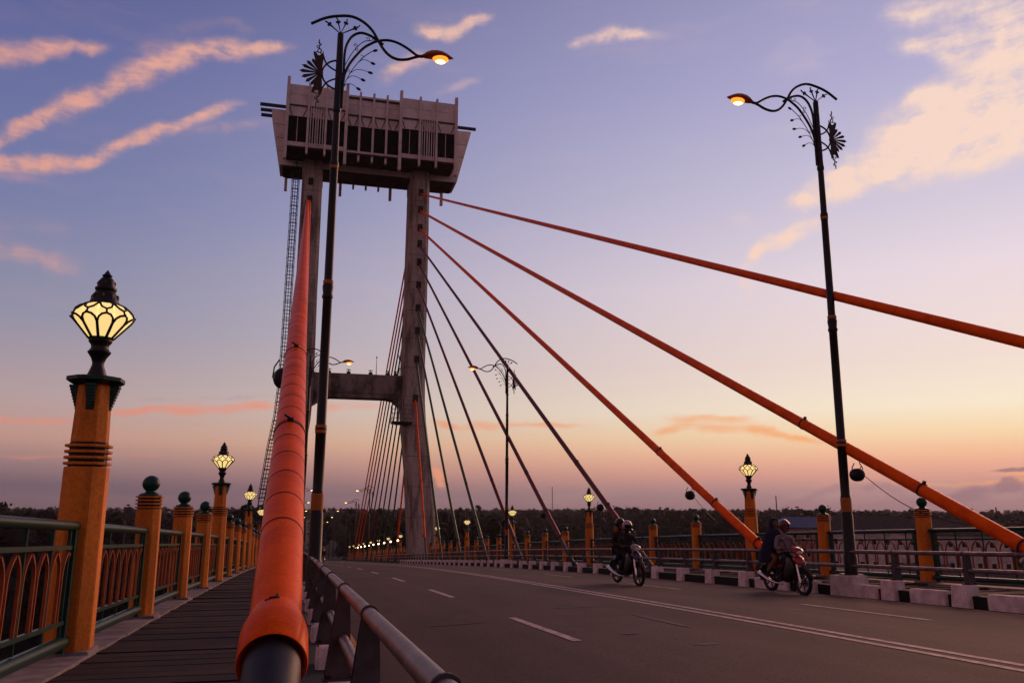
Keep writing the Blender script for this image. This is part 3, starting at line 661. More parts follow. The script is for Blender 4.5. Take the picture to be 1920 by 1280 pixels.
# ------------------------------------------------------------------ street lamps (local: x towards the road, z up from walkway datum)
def v3(pts): return [(x, 0, z) for x, z in pts]
def smooth(pts, k=5):                      # Catmull-Rom
    out = []; P_ = [Vector(p) for p in pts]
    for i in range(len(P_)-1):
        p0, p1, p2, p3 = P_[max(i-1, 0)], P_[i], P_[i+1], P_[min(i+2, len(P_)-1)]
        for j in range(k):
            t_ = j/k
            out.append(.5*((2*p1)+(-p0+p2)*t_+(2*p0-5*p1+4*p2-p3)*t_*t_+(-p0+3*p1-3*p2+p3)*t_**3))
    return out+[P_[-1]]
def spiral(cx, cz, r0, turns, a0, sgn=1, n=14):
    return [(cx+r0*(1-.75*i/n)*math.cos(a0+sgn*turns*2*math.pi*i/n), cz+r0*(1-.75*i/n)*math.sin(a0+sgn*turns*2*math.pi*i/n)) for i in range(n+1)]
OUTER = [(-.65, 12.24), (-.35, 12.43), (-.05, 12.53), (.24, 12.56), (.5, 12.46), (.7, 12.28), (.84, 12.05), (.98, 11.84), (1.13, 11.71), (1.30, 11.66), (1.5, 11.69), (1.68, 11.77), (1.80, 11.815)]
INNER = [(.10, 10.31), (.105, 11.2), (.115, 11.7), (.20, 11.98), (.32, 12.13), (.47, 12.19), (.66, 12.15), (.84, 12.05), (.96, 11.97)]
LOWER = [(.11, 10.95), (.14, 11.15), (.25, 11.43), (.5, 11.80), (.70, 11.97), (.84, 12.05), (1.05, 12.10), (1.26, 12.075), (1.48, 11.98), (1.68, 11.85), (1.76, 11.81)]
def lamp_parts(root, detail=True):
    pole = MB().lathe([(.15, .19), (.15, .62), (.132, .66), (.128, 1.55), (.118, 1.60), (.116, 1.98), (.106, 2.02), (.105, 3.20), (.118, 3.22), (.118, 3.26), (.10, 3.29), (.096, 5.95), (.115, 5.98), (.115, 6.03), (.10, 6.06), (.115, 6.2), (.115, 6.24), (.09, 6.3), (.083, 8.9), (.095, 8.93), (.095, 9.0), (.078, 9.05), (.072, 10.18), (.088, 10.2), (.09, 10.27), (.078, 10.32), (.068, 12.08), (.04, 12.12)], 18).build('pole', 'iron', root)
    for z0, z1, r_ in ((1.62, 1.95, .125), (3.15, 3.32, .116), (6.28, 6.36, .108), (8.86, 8.96, .094)):
        MB().lathe([(r_-.008, z0), (r_, z0+.01), (r_, z1-.01), (r_-.008, z1)], 18).build('band', 'bandm', root)
    MB().box(-.2, .2, -.2, .2, .185, .215).build('base_plate', 'bronze', root, bevel=.006)
    MB().tube(smooth(v3(OUTER)), .032, 10).build('outer_arch', 'iron', root)
    MB().tube(smooth(v3(INNER)), .030, 10).build('inner_arch', 'iron', root)
    MB().tube(smooth(v3(LOWER)), .030, 10).build('lower_arch', 'iron', root)
    m = MB()
    for z in (10.5, 11.12): m.tube([(0, 0, z), (.11, 0, z)], .025, 8)
    m.tube([(1.74, 0, 11.812), (1.86, 0, 11.815)], .035, 10); m.build('bracket', 'iron', root)
    for (ex, ez) in ((-.34, 12.36), (-.09, 12.47), (.14, 12.47), (.42, 12.35)):
        m = MB(); a = Vector((0, 0, 12.09)); b = Vector((ex, 0, ez)); d = (b-a); L_ = d.length; d.normalize(); n_ = Vector((-d.z, 0, d.x))
        P_ = lambda u, w: (a+d*u*L_+n_*w)
        out = [P_(0, .006), P_(.55, .012), P_(.68, .02), P_(.72, .055), P_(.80, .05), P_(.82, .015), P_(.92, .012), P_(1.0, .03), P_(1.03, .01), P_(.92, -.012), P_(.82, -.015), P_(.80, -.05), P_(.72, -.055), P_(.68, -.02), P_(.55, -.012), P_(0, -.006)]
        m.plate([(p.x, p.z) for p in out], -.012, .012); m.build('spike', 'iron', root)
    cx, cz = -.40, 11.08
    m = MB(); m.tube([(cx, -.03, cz), (cx, .03, cz)], .065, 16); sb = m.build('sunburst_hub', 'bronze', root)
    for k in range(7):
        a = R(180+(k-3)*20); d = Vector((math.cos(a), 0, math.sin(a))); n_ = Vector((-d.z, 0, d.x)); c0 = Vector((cx, 0, cz)); L_ = .45-.025*abs(k-3)
        q = lambda u, w: (c0+d*u*L_+n_*w)
        out = [q(.12, .008), q(.72, .034), q(.86, .040), q(.9, .02), q(1.0, .004), q(.9, -.02), q(.86, -.040), q(.72, -.034), q(.12, -.008)]
        MB().plate([(p.x, p.z) for p in out], -.008, .008).build('ray', 'bronze', sb)
    for sg in (1, -1):
        out = [(cx+a_, cz+sg*b_) for a_, b_ in [(-.03, .03), (.03, .03), (.05, .25), (.06, .42), (.045, .54), (.015, .46), (-.03, .415), (-.075, .42), (-.105, .47), (-.165, .50), (-.165, .44), (-.125, .31), (-.075, .16)]]
        if sg > 0: out = out[::-1]
        m = MB(); m.plate(out, -.01, .01)
        zz_ = lambda z: cz+sg*z
        m.tube(v3(smooth2([(cx+.04, zz_(.40)), (cx-.01, zz_(.48)), (cx+.0, zz_(.55)), (cx-.05, zz_(.60)), (cx-.03, zz_(.68)), (cx-.06, zz_(.73)), (cx-.05, zz_(.80))])), .014, 6)
        m.tube(v3(spiral(cx-.03, zz_(.52), .06, .9, R(90), sg)), .011, 6)
        m.tube(v3(spiral(cx-.07, zz_(.63), .045, .9, R(-40), -sg)), .010, 6)
        m.tube(v3(spiral(cx-.02, zz_(.70), .04, .8, R(120), sg)), .009, 6)
        m.tube(v3(spiral(cx-.10, zz_(.47), .04, .8, R(0), sg)), .010, 6)
        m.build('wing', 'bronze', root)
        m = MB()
        m.tube(smooth(v3([(cx+.04, zz_(.02)), (cx+.07, zz_(.14)), (cx+.16, zz_(.26)), (cx+.28, zz_(.33)), (cx+.38, zz_(.35))])), .022, 8)
        m.tube(smooth(v3([(cx+.05, zz_(.42)), (cx+.10, zz_(.28)), (cx+.20, zz_(.17)), (cx+.37, zz_(.08))])), .020, 8)
        m.build('sunburst_stay', 'bronze', root)
    m = MB(); m.tube(smooth(v3([(.11, 10.72), (.15, 10.92), (.22, 11.10), (.33, 11.32), (.50, 11.57), (.64, 11.71), (.73, 11.78)])), .010, 6)
    for pts in ([(.25, 11.17), (.38, 11.27), (.52, 11.28), (.64, 11.25)], [(.19, 11.02), (.28, 11.10), (.38, 11.10), (.48, 11.06)], [(.13, 10.83), (.20, 10.90), (.30, 10.90), (.40, 10.84)], [(.39, 11.42), (.5, 11.53), (.6, 11.53), (.70, 11.49)]):
        m.tube(smooth(v3(pts)), .008, 6)
    m.tube(v3(spiral(.19, 11.22, .055, 1.1, R(-60), 1)), .007, 6); m.tube(v3(spiral(.48, 11.62, .05, .8, R(-100), 1)), .007, 6)
    m.tube(smooth(v3([(.115, 11.30), (.25, 11.62), (.40, 11.86), (.55, 12.0), (.70, 12.03)])), .010, 6)
    for c_ in ((.33, 11.86, .05, R(-40), 1), (.36, 11.76, .045, R(140), -1), (.60, 12.07, .05, R(-90), 1), (.72, 12.06, .035, R(-90), 1)): m.tube(v3(spiral(c_[0], c_[1], c_[2], 1.0, c_[3], c_[4])), .008, 6)
    br = m.build('scrollwork', 'iron', root)
    for (lx, lz, a) in ((.78, 11.80, 25), (.69, 11.24, -12), (.535, 11.04, -22), (.445, 10.81, -28), (.74, 11.475, -18)):
        m = MB(); m.ball((0, 0, 0), .06, .018, .034, n=10, m=6); m.xf(Matrix.Translation((lx, 0, lz)) @ Matrix.Rotation(R(-a), 4, 'Y')); m.build('leaf', 'iron', br)
    # cobra head
    m = MB(); secs = []; N_ = 14
    prof = [(0, .035, .035, .0), (.05, .06, .055, .0), (.12, .10, .095, .015), (.22, .13, .12, .03), (.36, .145, .125, .035), (.48, .135, .11, .03), (.58, .10, .082, .018), (.67, .055, .045, .006), (.74, .012, .012, 0)]
    for (x, ry, rz, dz_) in prof:
        secs.append([(1.83+x, ry*math.cos(2*math.pi*j/N_), 11.825+x*.06+dz_+rz*math.sin(2*math.pi*j/N_)*(1.0 if math.sin(2*math.pi*j/N_) > 0 else .45)) for j in range(N_)])
    vs = [p for r_ in secs for p in r_]; fs = [(i*N_+j, i*N_+(j+1) % N_, (i+1)*N_+(j+1) % N_, (i+1)*N_+j) for i in range(len(secs)-1) for j in range(N_)]
    m.add(vs, fs, True); m.add(secs[0], [tuple(range(N_))]); m.add(secs[-1], [tuple(range(N_))])
    hd = m.build('lamp_head', 'head', root)
    m = MB(); m.ball((2.27, 0, 11.815), .185, .112, .092, n=18, m=10); bw = m.build('bowl', 'lampbowl', hd)
    m = MB(); m.ball((2.27, 0, 11.765), .125, .085, .062, n=16, m=8); m.build('burner', 'lampglass', bw)
def smooth2(pts, k=4): return [(p.x, p.z) for p in smooth(v3(pts), k)]
P_LAMP = empty('street_lamp'); lamp_parts(P_LAMP)
def simple_lamp():
    r = empty('street_lamp'); m = MB()
    m.lathe([(.15, .2), (.13, 1.5), (.10, 6), (.07, 12.1)], 8); m.tube(smooth(v3(OUTER), 2), .04, 6); m.tube(smooth(v3(INNER), 2), .04, 6); m.tube(smooth(v3(LOWER), 2), .04, 6)
    for sg in (1, -1): m.plate([(-.4, 11.08), (-.35, 11.08+sg*.3), (-.45, 11.08+sg*.75), (-.5, 11.08+sg*.4), (-.78, 11.08+sg*.1)][::sg], -.02, .02)
    m.build('pole', 'iron', r)
    m = MB(); m.ball((2.16, 0, 11.86), .36, .13, .10, n=8, m=6); hd = m.build('lamp_head', 'head', r)
    m = MB(); m.ball((2.20, 0, 11.80), .24, .115, .10, n=8, m=6); m.build('lens', 'lampglass', hd); return r
P_LAMPF = simple_lamp()
first = {'n': False, 'f': False}
for side in ('left', 'right'):
    X = .42 if side == 'left' else 12.58
    for k, Y in enumerate([17.1, 49.8]+[17.1+32.7*j for j in range(4, 14)]):
        near = k < 2
        if near: o = copy_tree(P_LAMP) if first['n'] else P_LAMP; first['n'] = True
        else: o = copy_tree(P_LAMPF) if first['f'] else P_LAMPF; first['f'] = True
        o.location = (X, Y, D(Y)); o.rotation_euler = (0, 0, 0 if side == 'left' else math.pi)
        if k == 0: lab = 'tall black street lamp with lit head, rising right beside the thick orange cable' if side == 'left' else 'tall black street lamp with lit head on the white block beside the red motorcycle'
        elif k == 1: lab = 'distant black street lamp whose lit head shows just right of the near pole' if side == 'left' else 'slim black street lamp standing among the stay cables on the right kerb'
        elif k < 5: lab = '%s small lit street lamp counted beyond the tower on the %s side' % (ordn(k-2), side)
        else: lab = '%s far street lamp counted beyond the tower on the %s side, a mere orange dot' % (ordn(k-2), side)
        tag(o, lab, 'street lamp', 'street lamps along the bridge' if k < 5 else 'far street lamps on the %s side' % side)

# ------------------------------------------------------------------ tower
TY0, TY1 = 93.5, 97.2
LEGX = [(-28, 17.0, 4.0), (-3.5, 14.15, 3.1), (5.3, 13.42, 2.85), (10.7, 12.72, 2.68), (13.0, 12.58, 2.60), (17.5, 12.52, 2.52), (25, 12.6, 2.45), (39, 12.62, 2.34), (42.2, 12.63, 2.32)]
tw = empty('bridge_tower', (XC, 95.3, -26)); tag(tw, 'weathered concrete bridge tower with two legs, a cross beam and bare flared feet', 'bridge tower')
def local(m, root): return m.xf(Matrix.Translation(-Vector(root.location)))
for sgn in (1, -1):
    m = MB(); c = .34
    secs = []
    for z, cx, w in LEGX:
        x = cx if sgn > 0 else 12.6-cx-.1
        h = w/2; secs.append([(x-h+c, TY0, z), (x+h-c, TY0, z), (x+h, TY0+c, z), (x+h, TY1-c, z), (x+h-c, TY1, z), (x-h+c, TY1, z), (x-h, TY1-c, z), (x-h, TY0+c, z)])
    vs = [p for s_ in secs for p in s_]; fs = [(i*8+j, i*8+(j+1) % 8, (i+1)*8+(j+1) % 8, (i+1)*8+j) for i in range(len(secs)-1) for j in range(8)]
    m.add(vs, fs+[tuple(range(8)), tuple(len(vs)-8+j for j in range(8))])
    lg = local(m, tw).build('leg', 'tower', tw)
    # pour joints of the climbing formwork, thin recess bands standing a hair proud as dark sealant
    for z in [z_*3.4 for z_ in range(0, 12)]:
        for (za, xa, wa), (zb, xb, wb) in zip(LEGX[:-1], LEGX[1:]):
            if za <= z < zb: u = (z-za)/(zb-za); cx = xa+(xb-xa)*u; w = wa+(wb-wa)*u
        x = cx if sgn > 0 else 12.5-cx
        h = w/2+.004; y0, y1 = TY0-.004, TY1+.004
        q = MB().prism([(x-h+c, y0), (x+h-c, y0), (x+h, y0+c), (x+h, y1-c), (x+h-c, y1), (x-h+c, y1), (x-h, y1-c), (x-h, y0+c)], z, z+.05)
        local(q, tw).build('pour_joint', 'joint', lg)
ATT = [38.2, 36.0, 33.7, 31.7, 29.4, 26.6, 23.8, 21.05, 17.65, 13.1]
for sgn in (1, -1):
    for z in ATT:
        x = 12.72 if sgn > 0 else -.27
        for yy in (TY0, TY1):
            q = MB(); q.box(x-.28, x+.28, yy-.06, yy+.06, z-.1, z+.75); local(q, tw).build('anchor_shade_box', 'soffit', tw)  # dark box set proud of the leg, its colour painting a hole's shade
m = MB(); xl, xr = 1.15, 11.42
poly = [(xl, 12.4), (xl+1.2, 13.2), (xl+2.0, 13.38), (xr-2.0, 13.38), (xr-1.1, 13.2), (xr, 12.2), (xr, 16.1), (xl, 16.1)]
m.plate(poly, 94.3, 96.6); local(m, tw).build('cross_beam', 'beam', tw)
q = MB(); q.box(xl, xr, 94.22, 94.30, 13.9, 14.15); local(q, tw).build('beam_ledge', 'beam', tw)
for x in (2.9, 5.1, 7.6, 9.6, 10.5):
    q = MB(); q.box(x-.22, x+.22, 94.5, 94.9, 16.1, 16.38); q.tube([(x, 94.7, 16.38), (x, 94.7, 16.55)], .05, 8); q.lathe([(.06, 0), (.26, .03), (.26, .07), (.05, .1)], 12, (x, 94.7, 16.55)); o = local(q, tw).build('beam_lamp', 'iron', tw)
q = MB(); q.tube([(8.25, 94.8, 16.1), (8.25, 94.8, 18.2)], [.05, .02], 8); q.ball((8.25, 94.8, 18.2), .1, n=8, m=6); local(q, tw).build('antenna', 'iron', tw)
q = MB(); q.tube([(10.9, 94.8, 16.1), (10.9, 94.8, 18.0), (10.8, 94.8, 18.6)], .05, 8); q.tube([(10.95, 94.8, 16.9), (11.2, 94.8, 17.3)], .04, 6); local(q, tw).build('antenna', 'iron', tw)
# cage ladder on the left leg
lad = empty('caged_ladder', (-2.1, 94.6, 0)); tag(lad, 'black caged ladder running up the outer side of the left tower leg', 'ladder')
LP = [(-3.85, -1.0), (-3.73, .54), (-2.94, 7.7), (-2.45, 11.0), (-2.25, 14), (-2.13, 18), (-2.0, 41.2)]
def lx(z):
    for (xa, za), (xb, zb) in zip(LP[:-1], LP[1:]):
        if z <= zb: return xa+(xb-xa)*(z-za)/(zb-za)
    return LP[-1][0]
for dx in (-.28, .28):
    q = MB(); q.tube([(lx(z)+dx, 94.6, z) for z in range(-1, 42)], .065, 6); local(q, lad).build('side_rail', 'iron', lad)
mr_ = MB().tube([(-.28, 0, 0), (.28, 0, 0)], .042, 6).mesh('rung', 'iron')
mh_ = MB().tube([(.45*math.cos(a), -.45*math.sin(a)*1.3, 0) for a in [math.pi*j/8 for j in range(9)]], .042, 5).mesh('cage_hoop', 'iron')
z = -.8
while z < 41:
    part('rung', mr_, lad, (lx(z)+2.1, 0, z)); z += .42
z = 2.0
while z < 41:
    part('cage_hoop', mh_, lad, (lx(z)+2.1, 0, z)); z += 1.05
for dx, dy in ((-.42, -.2), (0, -.57), (.42, -.2)):
    q = MB(); q.tube([(lx(z)+2.1+dx, dy, z) for z in range(2, 42)], .036, 5); q.build('cage_strap', 'iron', lad)
# hung maintenance platform
pf = empty('maintenance_platform', (11.0, 93.2, 10.5)); tag(pf, 'small caged maintenance platform hanging under the cross beam by the right tower leg', 'platform')
q = MB(); q.box(-1.0, 1.3, -.7, .6, -.12, .12); q.build('deck', 'iron', pf)
q = MB(); q.box(-.6, 1.0, -.5, .4, -.22, -.12); q.build('joists', 'iron', pf)
for k, (x, y) in enumerate([(-1, -.7), (-.25, -.7), (.5, -.7), (1.3, -.7), (-1, .6), (-.25, .6)]):
    q = MB(); q.tube([(x, y, 0), (x, y, 1.95)], .045, 6); q.build('stanchion', 'steel', pf)
for h in (.5, 1.0, 1.5, 1.95):
    q = MB(); q.tube([(-1, .6, h), (-1, -.7, h), (1.3, -.7, h)], .035, 6); q.build('rail', 'steel', pf)
q = MB()
for x in (-.4, .3): q.tube([(x, 0, 0), (x+.1, .5, 2.9)], .04, 6)
q.build('hanger', 'iron', pf)

# ------------------------------------------------------------------ cabin on top of the tower
cb = empty('tower_cabin', (XC+.1, 95.3, 41.4)); tag(cb, 'angular panelled restaurant cabin with ribbed front perched on top of the tower', 'building')
CX = 6.5
FY = 90.5; RY_ = 100.2
def cbx(m): return local(m, cb)
# body
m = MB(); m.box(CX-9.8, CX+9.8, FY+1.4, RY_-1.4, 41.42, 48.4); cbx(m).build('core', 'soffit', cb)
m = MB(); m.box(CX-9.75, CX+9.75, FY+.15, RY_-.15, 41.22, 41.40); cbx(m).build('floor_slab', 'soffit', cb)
# wing body, wider, tapering downwards
m = MB(); zb, zt = 40.55, 47.5
m.hexa([(-3.95, 94.25, zb), (17.2, 94.25, zb), (17.2, 97.9, zb), (-3.95, 97.9, zb)], [(-5.25, 94.25, zt), (18.95, 94.25, zt), (18.95, 97.9, zt), (-5.25, 97.9, zt)])
cbx(m).build('wing_hull', 'panel', cb)
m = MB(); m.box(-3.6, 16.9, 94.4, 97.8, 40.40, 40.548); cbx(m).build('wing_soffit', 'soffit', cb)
for k, z in enumerate((42.2, 43.9, 45.6)):
    u = (z-zb)/(zt-zb); m = MB(); m.box(-3.95-1.3*u-.006, 17.2+1.75*u+.006, 94.244, 97.906, z, z+.05); cbx(m).build('panel_joint', 'joint', cb)
for sg, x0, x1, ys_ in ((-1, -6.6, -3.2, (94.6, 96.0, 97.4)), (1, 16.0, 19.6, (94.6,))):
    for y in ys_:
        m = MB(); m.box(x0, x1, y-.12, y+.12, 47.9, 48.25); cbx(m).build('roof_beam', 'soffit', cb)
def bay(x0, x1, yo, top, bot, wins, front=True):
    sgy = 1 if front else -1; y_ = (FY if front else RY_)+sgy*yo
    def fb(m, xa, xb, d0, d1, za, zb_):
        ya, yb = sorted((y_+sgy*d0, y_+sgy*d1)); return m.box(xa, xb, ya, yb, za, zb_)
    # parapet panels in two rows, split at each fin line
    xs = [x0]+wins+[x1]
    for a, b_ in zip(xs[:-1], xs[1:]):
        for r_ in range(2):
            zt_ = top-r_*1.25
            cbx(fb(MB(), a+.025, b_-.025, 0, .28, zt_-1.22, zt_)).build('wall_panel', 'panel', cb)
        cbx(fb(MB(), a+.02, b_-.02, .14, .42, top-3.85, top-2.62)).build('lintel_panel', 'panel', cb)
        for s_ in (0, 1):
            m = MB(); xx = a+.12 if s_ == 0 else b_-.12
            m.bar((xx, y_+sgy*.12, top-2.6), (xx+(.45 if s_ == 0 else -.45), y_+sgy*.12, top-3.8), .06, .08)
            cbx(m).build('brace', 'joint', cb)
    cbx(fb(MB(), x0, x1, -.04, .2, top-2.60, top-2.50)).build('ledge', 'joint', cb)
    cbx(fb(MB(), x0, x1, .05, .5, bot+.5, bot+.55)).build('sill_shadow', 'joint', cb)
    cbx(fb(MB(), x0, x1, -.08, .5, bot, bot+.5)).build('sill', 'fin', cb)
    for a, b_ in zip(xs[:-1], xs[1:]):
        w = MB(); fb(w, a+.06, b_-.06, .30, .36, bot+.55, top-3.85); wo = cbx(w).build('window', 'glass', cb)
        if b_-a > 1.9 or front is False:
            m = MB(); xm = (a+b_)/2; fb(m, xm-.035, xm+.035, .22, .30, bot+.55, top-3.85); cbx(m).build('mullion', 'fin', wo)
ST, SB = 49.0, 41.4
F1 = [-9.8, -7.45, -5.5, -3.15]
for fr in (True, False):
    bay(CX-9.8, CX-3.15, 0, ST, SB, [CX-7.45, CX-5.45], fr)
    bay(CX-3.15, CX+3.15, .65, ST-.1, SB-.05, [CX-1.575, CX, CX+1.575], fr)
    bay(CX+3.15, CX+9.8, 0, ST, SB, [CX+5.45, CX+7.45], fr)
    for x, major in [(-9.8, 1), (-7.45, 0), (-5.45, 0), (-3.15, 1), (-1.575, 2), (0, 2), (1.575, 2), (3.15, 1), (5.45, 0), (7.45, 0), (9.8, 1)]:
        sgy = 1 if fr else -1; y_ = (FY if fr else RY_)+sgy*(.65 if major == 2 else 0)
        zb_ = 39.7 if major == 1 else (40.5 if major == 0 else 40.55); zt_ = 49.75 if major == 1 else 49.25
        w = .17 if major == 1 else .12
        ya, yb = sorted((y_-sgy*.36, y_+sgy*.12))
        m = MB(); m.box(CX+x-w, CX+x+w, ya, yb, zb_, zt_); cbx(m).build('fin', 'fin', cb)
    for xa, xb in ((-7.3, -5.6), (5.6, 7.3)):
        for j in range(6):
            x = CX+xa+(xb-xa)*(j+.5)/6; sgy = 1 if fr else -1; y_ = FY if fr else RY_
            ya, yb = sorted((y_-sgy*.22, y_-sgy*.10)); m = MB(); m.box(x-.045, x+.045, ya, yb, 41.3, 46.6); cbx(m).build('louvre', 'panel', cb)
# side walls and roof
for sg in (-1, 1):
    for (ya, yb) in ((FY+.3, 94.2), (98.0, RY_-.3)):
        m = MB(); xx = CX+sg*9.81; x0_, x1_ = sorted((xx, xx+sg*.2)); m.box(x0_, x1_, ya, yb, 41.4, 49.0); cbx(m).build('side_wall', 'panel', cb)
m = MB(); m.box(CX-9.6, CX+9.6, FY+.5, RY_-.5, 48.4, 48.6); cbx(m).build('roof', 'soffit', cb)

# ------------------------------------------------------------------ stay cables
def near_anchor(k): return (2.9 if k == 0 else 1.35+9.0*k)
def cpoint(side, k, far):
    X1 = -.27 if side == 'left' else 12.72
    X0 = -.03 if side == 'left' else 12.74
    ya = near_anchor(k) if not (k == 0 and side == 'right') else 1.75; yt = TY0+.05
    if far: ya = 190.7-ya; yt = TY1-.05
    return Vector((X0, ya, D(ya)-.12)), Vector((X1, yt, ATT[k]+.1))
names = ['orange', 'orange', 'orange', 'dark_red', 'dark_red', 'dark_red', 'green', 'green', 'green', 'orange']
cmat = {'orange': 'cable', 'dark_red': 'cable_dark', 'green': 'cable_green'}
def drum_lamp(pos, d, lit, label, group):
    r = empty('hanging_spotlight', pos); tag(r, label, 'spotlight', group); r.scale = (.82, .82, .82)
    # a drum under the cable, facing up the cable
    m = MB(); m.tube([(0, -.15, 0), (0, -.13, 0), (0, -.06, 0), (0, .10, 0), (0, .15, 0)], [.09, .145, .185, .185, .17], 18); m.build('drum', 'iron', r)
    m = MB(); m.tube([(0, .15, 0), (0, .165, 0)], .16 if not lit else .14, 18); m.build('lens', 'spot' if lit else 'visor', r)
    m = MB(); m.tube([(-.19, 0, 0), (-.17, 0, .2), (-.09, 0, .33)], .014, 6); m.tube([(.19, 0, 0), (.17, 0, .2), (.09, 0, .33)], .014, 6); m.tube([(0, -.1, .14), (.02, -.16, .25), (0, -.1, .36)], .012, 6); m.build('bracket', 'steelgrey', r)
    return r
for side in ('left', 'right'):
    for far in (False, True):
        for k in range(10):
            a, b = cpoint(side, k, far)
            if side == 'left' and not far and k == 0:
                a = Vector((-.069, 3.55, -.2420)); b = Vector((-.5145, TY0+.1, 36.15))
            d = (b-a).normalized(); L_ = (b-a).length
            rr = ((.115, .135, .135)[k] if k < 3 else .115) if not far else .105
            r = empty('stay_cable', a)
            big = side == 'left' and not far and k == 0
            if big: lab = 'thick bright orange stay cable with segment seams rising in front of the viewer'
            elif side == 'right' and not far: lab = ['topmost orange stay cable on the right, leaving the picture at its right edge', 'second orange stay cable on the right, passing behind the near lamp pole', 'third orange stay cable on the right, ending behind the red motorcycle', 'dark red stay cable on the right landing beyond the left motorcycle', 'dark red stay cable crossing the slim lamp pole high up', 'dark red stay cable ending just right of the slim lamp pole', 'green stay cable farthest right of the three green ones', 'green stay cable in the middle of the three green ones', 'green stay cable running along the right edge of the tower leg', 'steep orange stay cable running down the face of the right tower leg'][k]
            elif far and side == 'right': lab = '%s far cable fanning down beyond the right tower leg, counted from the left' % ordn(k)
            else: lab = ('%s near cable of the left plane, hidden mostly behind the thick orange one' if not far else '%s far cable of the left plane, lost behind the thick cable and lamp pole') % ordn(k)
            tag(r, lab, 'cable', 'stay cables of the bridge')
            rot = d.to_track_quat('Z', 'Y').to_euler()
            if big:
                rr = .150
                s0 = 1.30
                m = MB(); m.tube([(0, 0, -.25), (0, 0, s0)], .150, 36); part('anchor_pipe', m.mesh('anchor_pipe', 'rubber'), r, (0, 0, 0), rot)
                m = MB(); m.lathe([(.166, s0+.02), (.182, s0), (.187, s0+.015), (.187, s0+.26), (.181, s0+.31), (.165, s0+.39), (.153, s0+.45), (.1495, s0+.47)], 48, cap=False); sl_ = part('end_sleeve', m.mesh('end_sleeve', 'cable'), r, (0, 0, 0), rot)
                m = MB(); m.tube([(0, 0, s0+.40), (0, 0, s0+1.62)], .149, 48, cap=False); part('smooth_sheath', m.mesh('sheath', 'cable'), r, (0, 0, 0), rot)
                seg = .50; m = MB(); m.tube([(0, 0, 0), (0, 0, seg-.004)], .150, 40, cap=False); me_seg = m.mesh('sheath_segment', 'cable')
                m = MB(); m.tube([(0, 0, 0), (0, 0, .022)], .1512, 40, cap=False); me_seam = m.mesh('seam', 'seam')
                z = s0+1.62; n_ = 0
                while z < L_-seg:
                    sgm = part('sheath_segment', me_seg, r, d*z, rot)
                    if n_ < 110: part('seam', me_seam, sgm, (0, 0, -.008))
                    z += seg; n_ += 1
                mc = MB(); mc.lathe([(.151, 0), (.158, .004), (.158, .03), (.151, .034)], 40, cap=False); mc.box(-.03, .03, .15, .19, 0, .03); mc.tube([(0, .18, .015), (.06, .22, .015)], .012, 6)
                mcl = mc.mesh('clamp', 'rubber')
                for yy in (8.5, 12.0): part('clamp', mcl, r, d*((yy-3.55)/d.y), rot)
                # a crack at the sleeve with dark scrap stuck on it
                q = MB(); top = (Vector((0, -d.z, d.y)))
                q.ball((.012, .152, .0), .035, .012, .016, n=8, m=5); q.tube([(0, .153, 0), (-.006, .154, .03), (.0, .155, .05)], [.012, .008, .003], 6); q.ball((.045, .147, -.012), .022, .008, .01, n=7, m=4)
                part('dark_scrap', q.mesh('dark_scrap', 'debris'), r, d*(s0+.44), rot)
            else:
                e0 = 2.2 if k < 3 else 2.6
                m = MB(); m.tube([(0, 0, -.15), (0, 0, e0)], [rr*.86, rr*.80], 14); part('anchor_tube', m.mesh('anchor_tube', 'steelgrey' if k > 2 else cmat[names[k]]), r, (0, 0, 0), rot)
                m = MB(); m.tube([(0, 0, -.35), (0, 0, .25)], rr*1.6, 14); part('anchor_socket', m.mesh('anchor_socket', 'rubber'), r, (0, 0, 0), rot)
                n_ = 20; m = MB(); m.tube([(0, 0, e0+(L_-e0)*j/n_) for j in range(n_+1)], rr, 16); part('sheath', m.mesh('sheath', cmat[names[k]]), r, (0, 0, 0), rot)
                if not far:
                    mc = MB(); mc.lathe([(rr+.002, 0), (rr+.012, .005), (rr+.012, .05), (rr+.002, .055)], 18, cap=False); mc.box(-.03, .03, rr, rr+.07, 0, .05)
                    me_c = mc.mesh('clamp', 'rubber')
                    for j, u in enumerate((e0, e0+2.6, e0+7.0)): part('clamp', me_c, r, d*u, rot)
            # spotlights hang where the cable is nearly three metres up
            if k >= 0:
                u = 0
                while u < L_ and (a+d*u).z-D((a+d*u).y) < 2.95: u += .05
                pt = a+d*u+Vector((-.13 if big else 0, 0, -.50))
                if big: pt = a+d*((12.2-3.55)/d.y)+Vector((-.15, 0, -.36))
                if side == 'right' or big:
                    if big: lab = 'dark drum spotlight hanging under the thick orange cable at cross beam height'
                    elif far: lab = '%s bright little far spotlight counted leftwards from the right tower leg' % ordn(9-k)
                    else: lab = 'dark drum spotlight hanging under the %s right-hand stay cable from the viewer' % ordn(k)
                    s_ = drum_lamp(pt, d, far, lab, 'spotlights on the far cables' if far else 'spotlights hanging from the near cables')
                    if far: s_.rotation_euler = (0, 0, math.pi)
                    if not far and k < 3:
                        pa = Vector((0, .0, .14)); pb = (a+d*(u-4.2)+Vector((0, 0, -rr)))-pt
                        wpts = [pa+(pb-pa)*(j/12)+Vector((0, 0, -.30*math.sin(math.pi*j/12))) for j in range(13)]
                        if not big: MB().tube(wpts, .012, 6).build('wire', 'iron', s_)

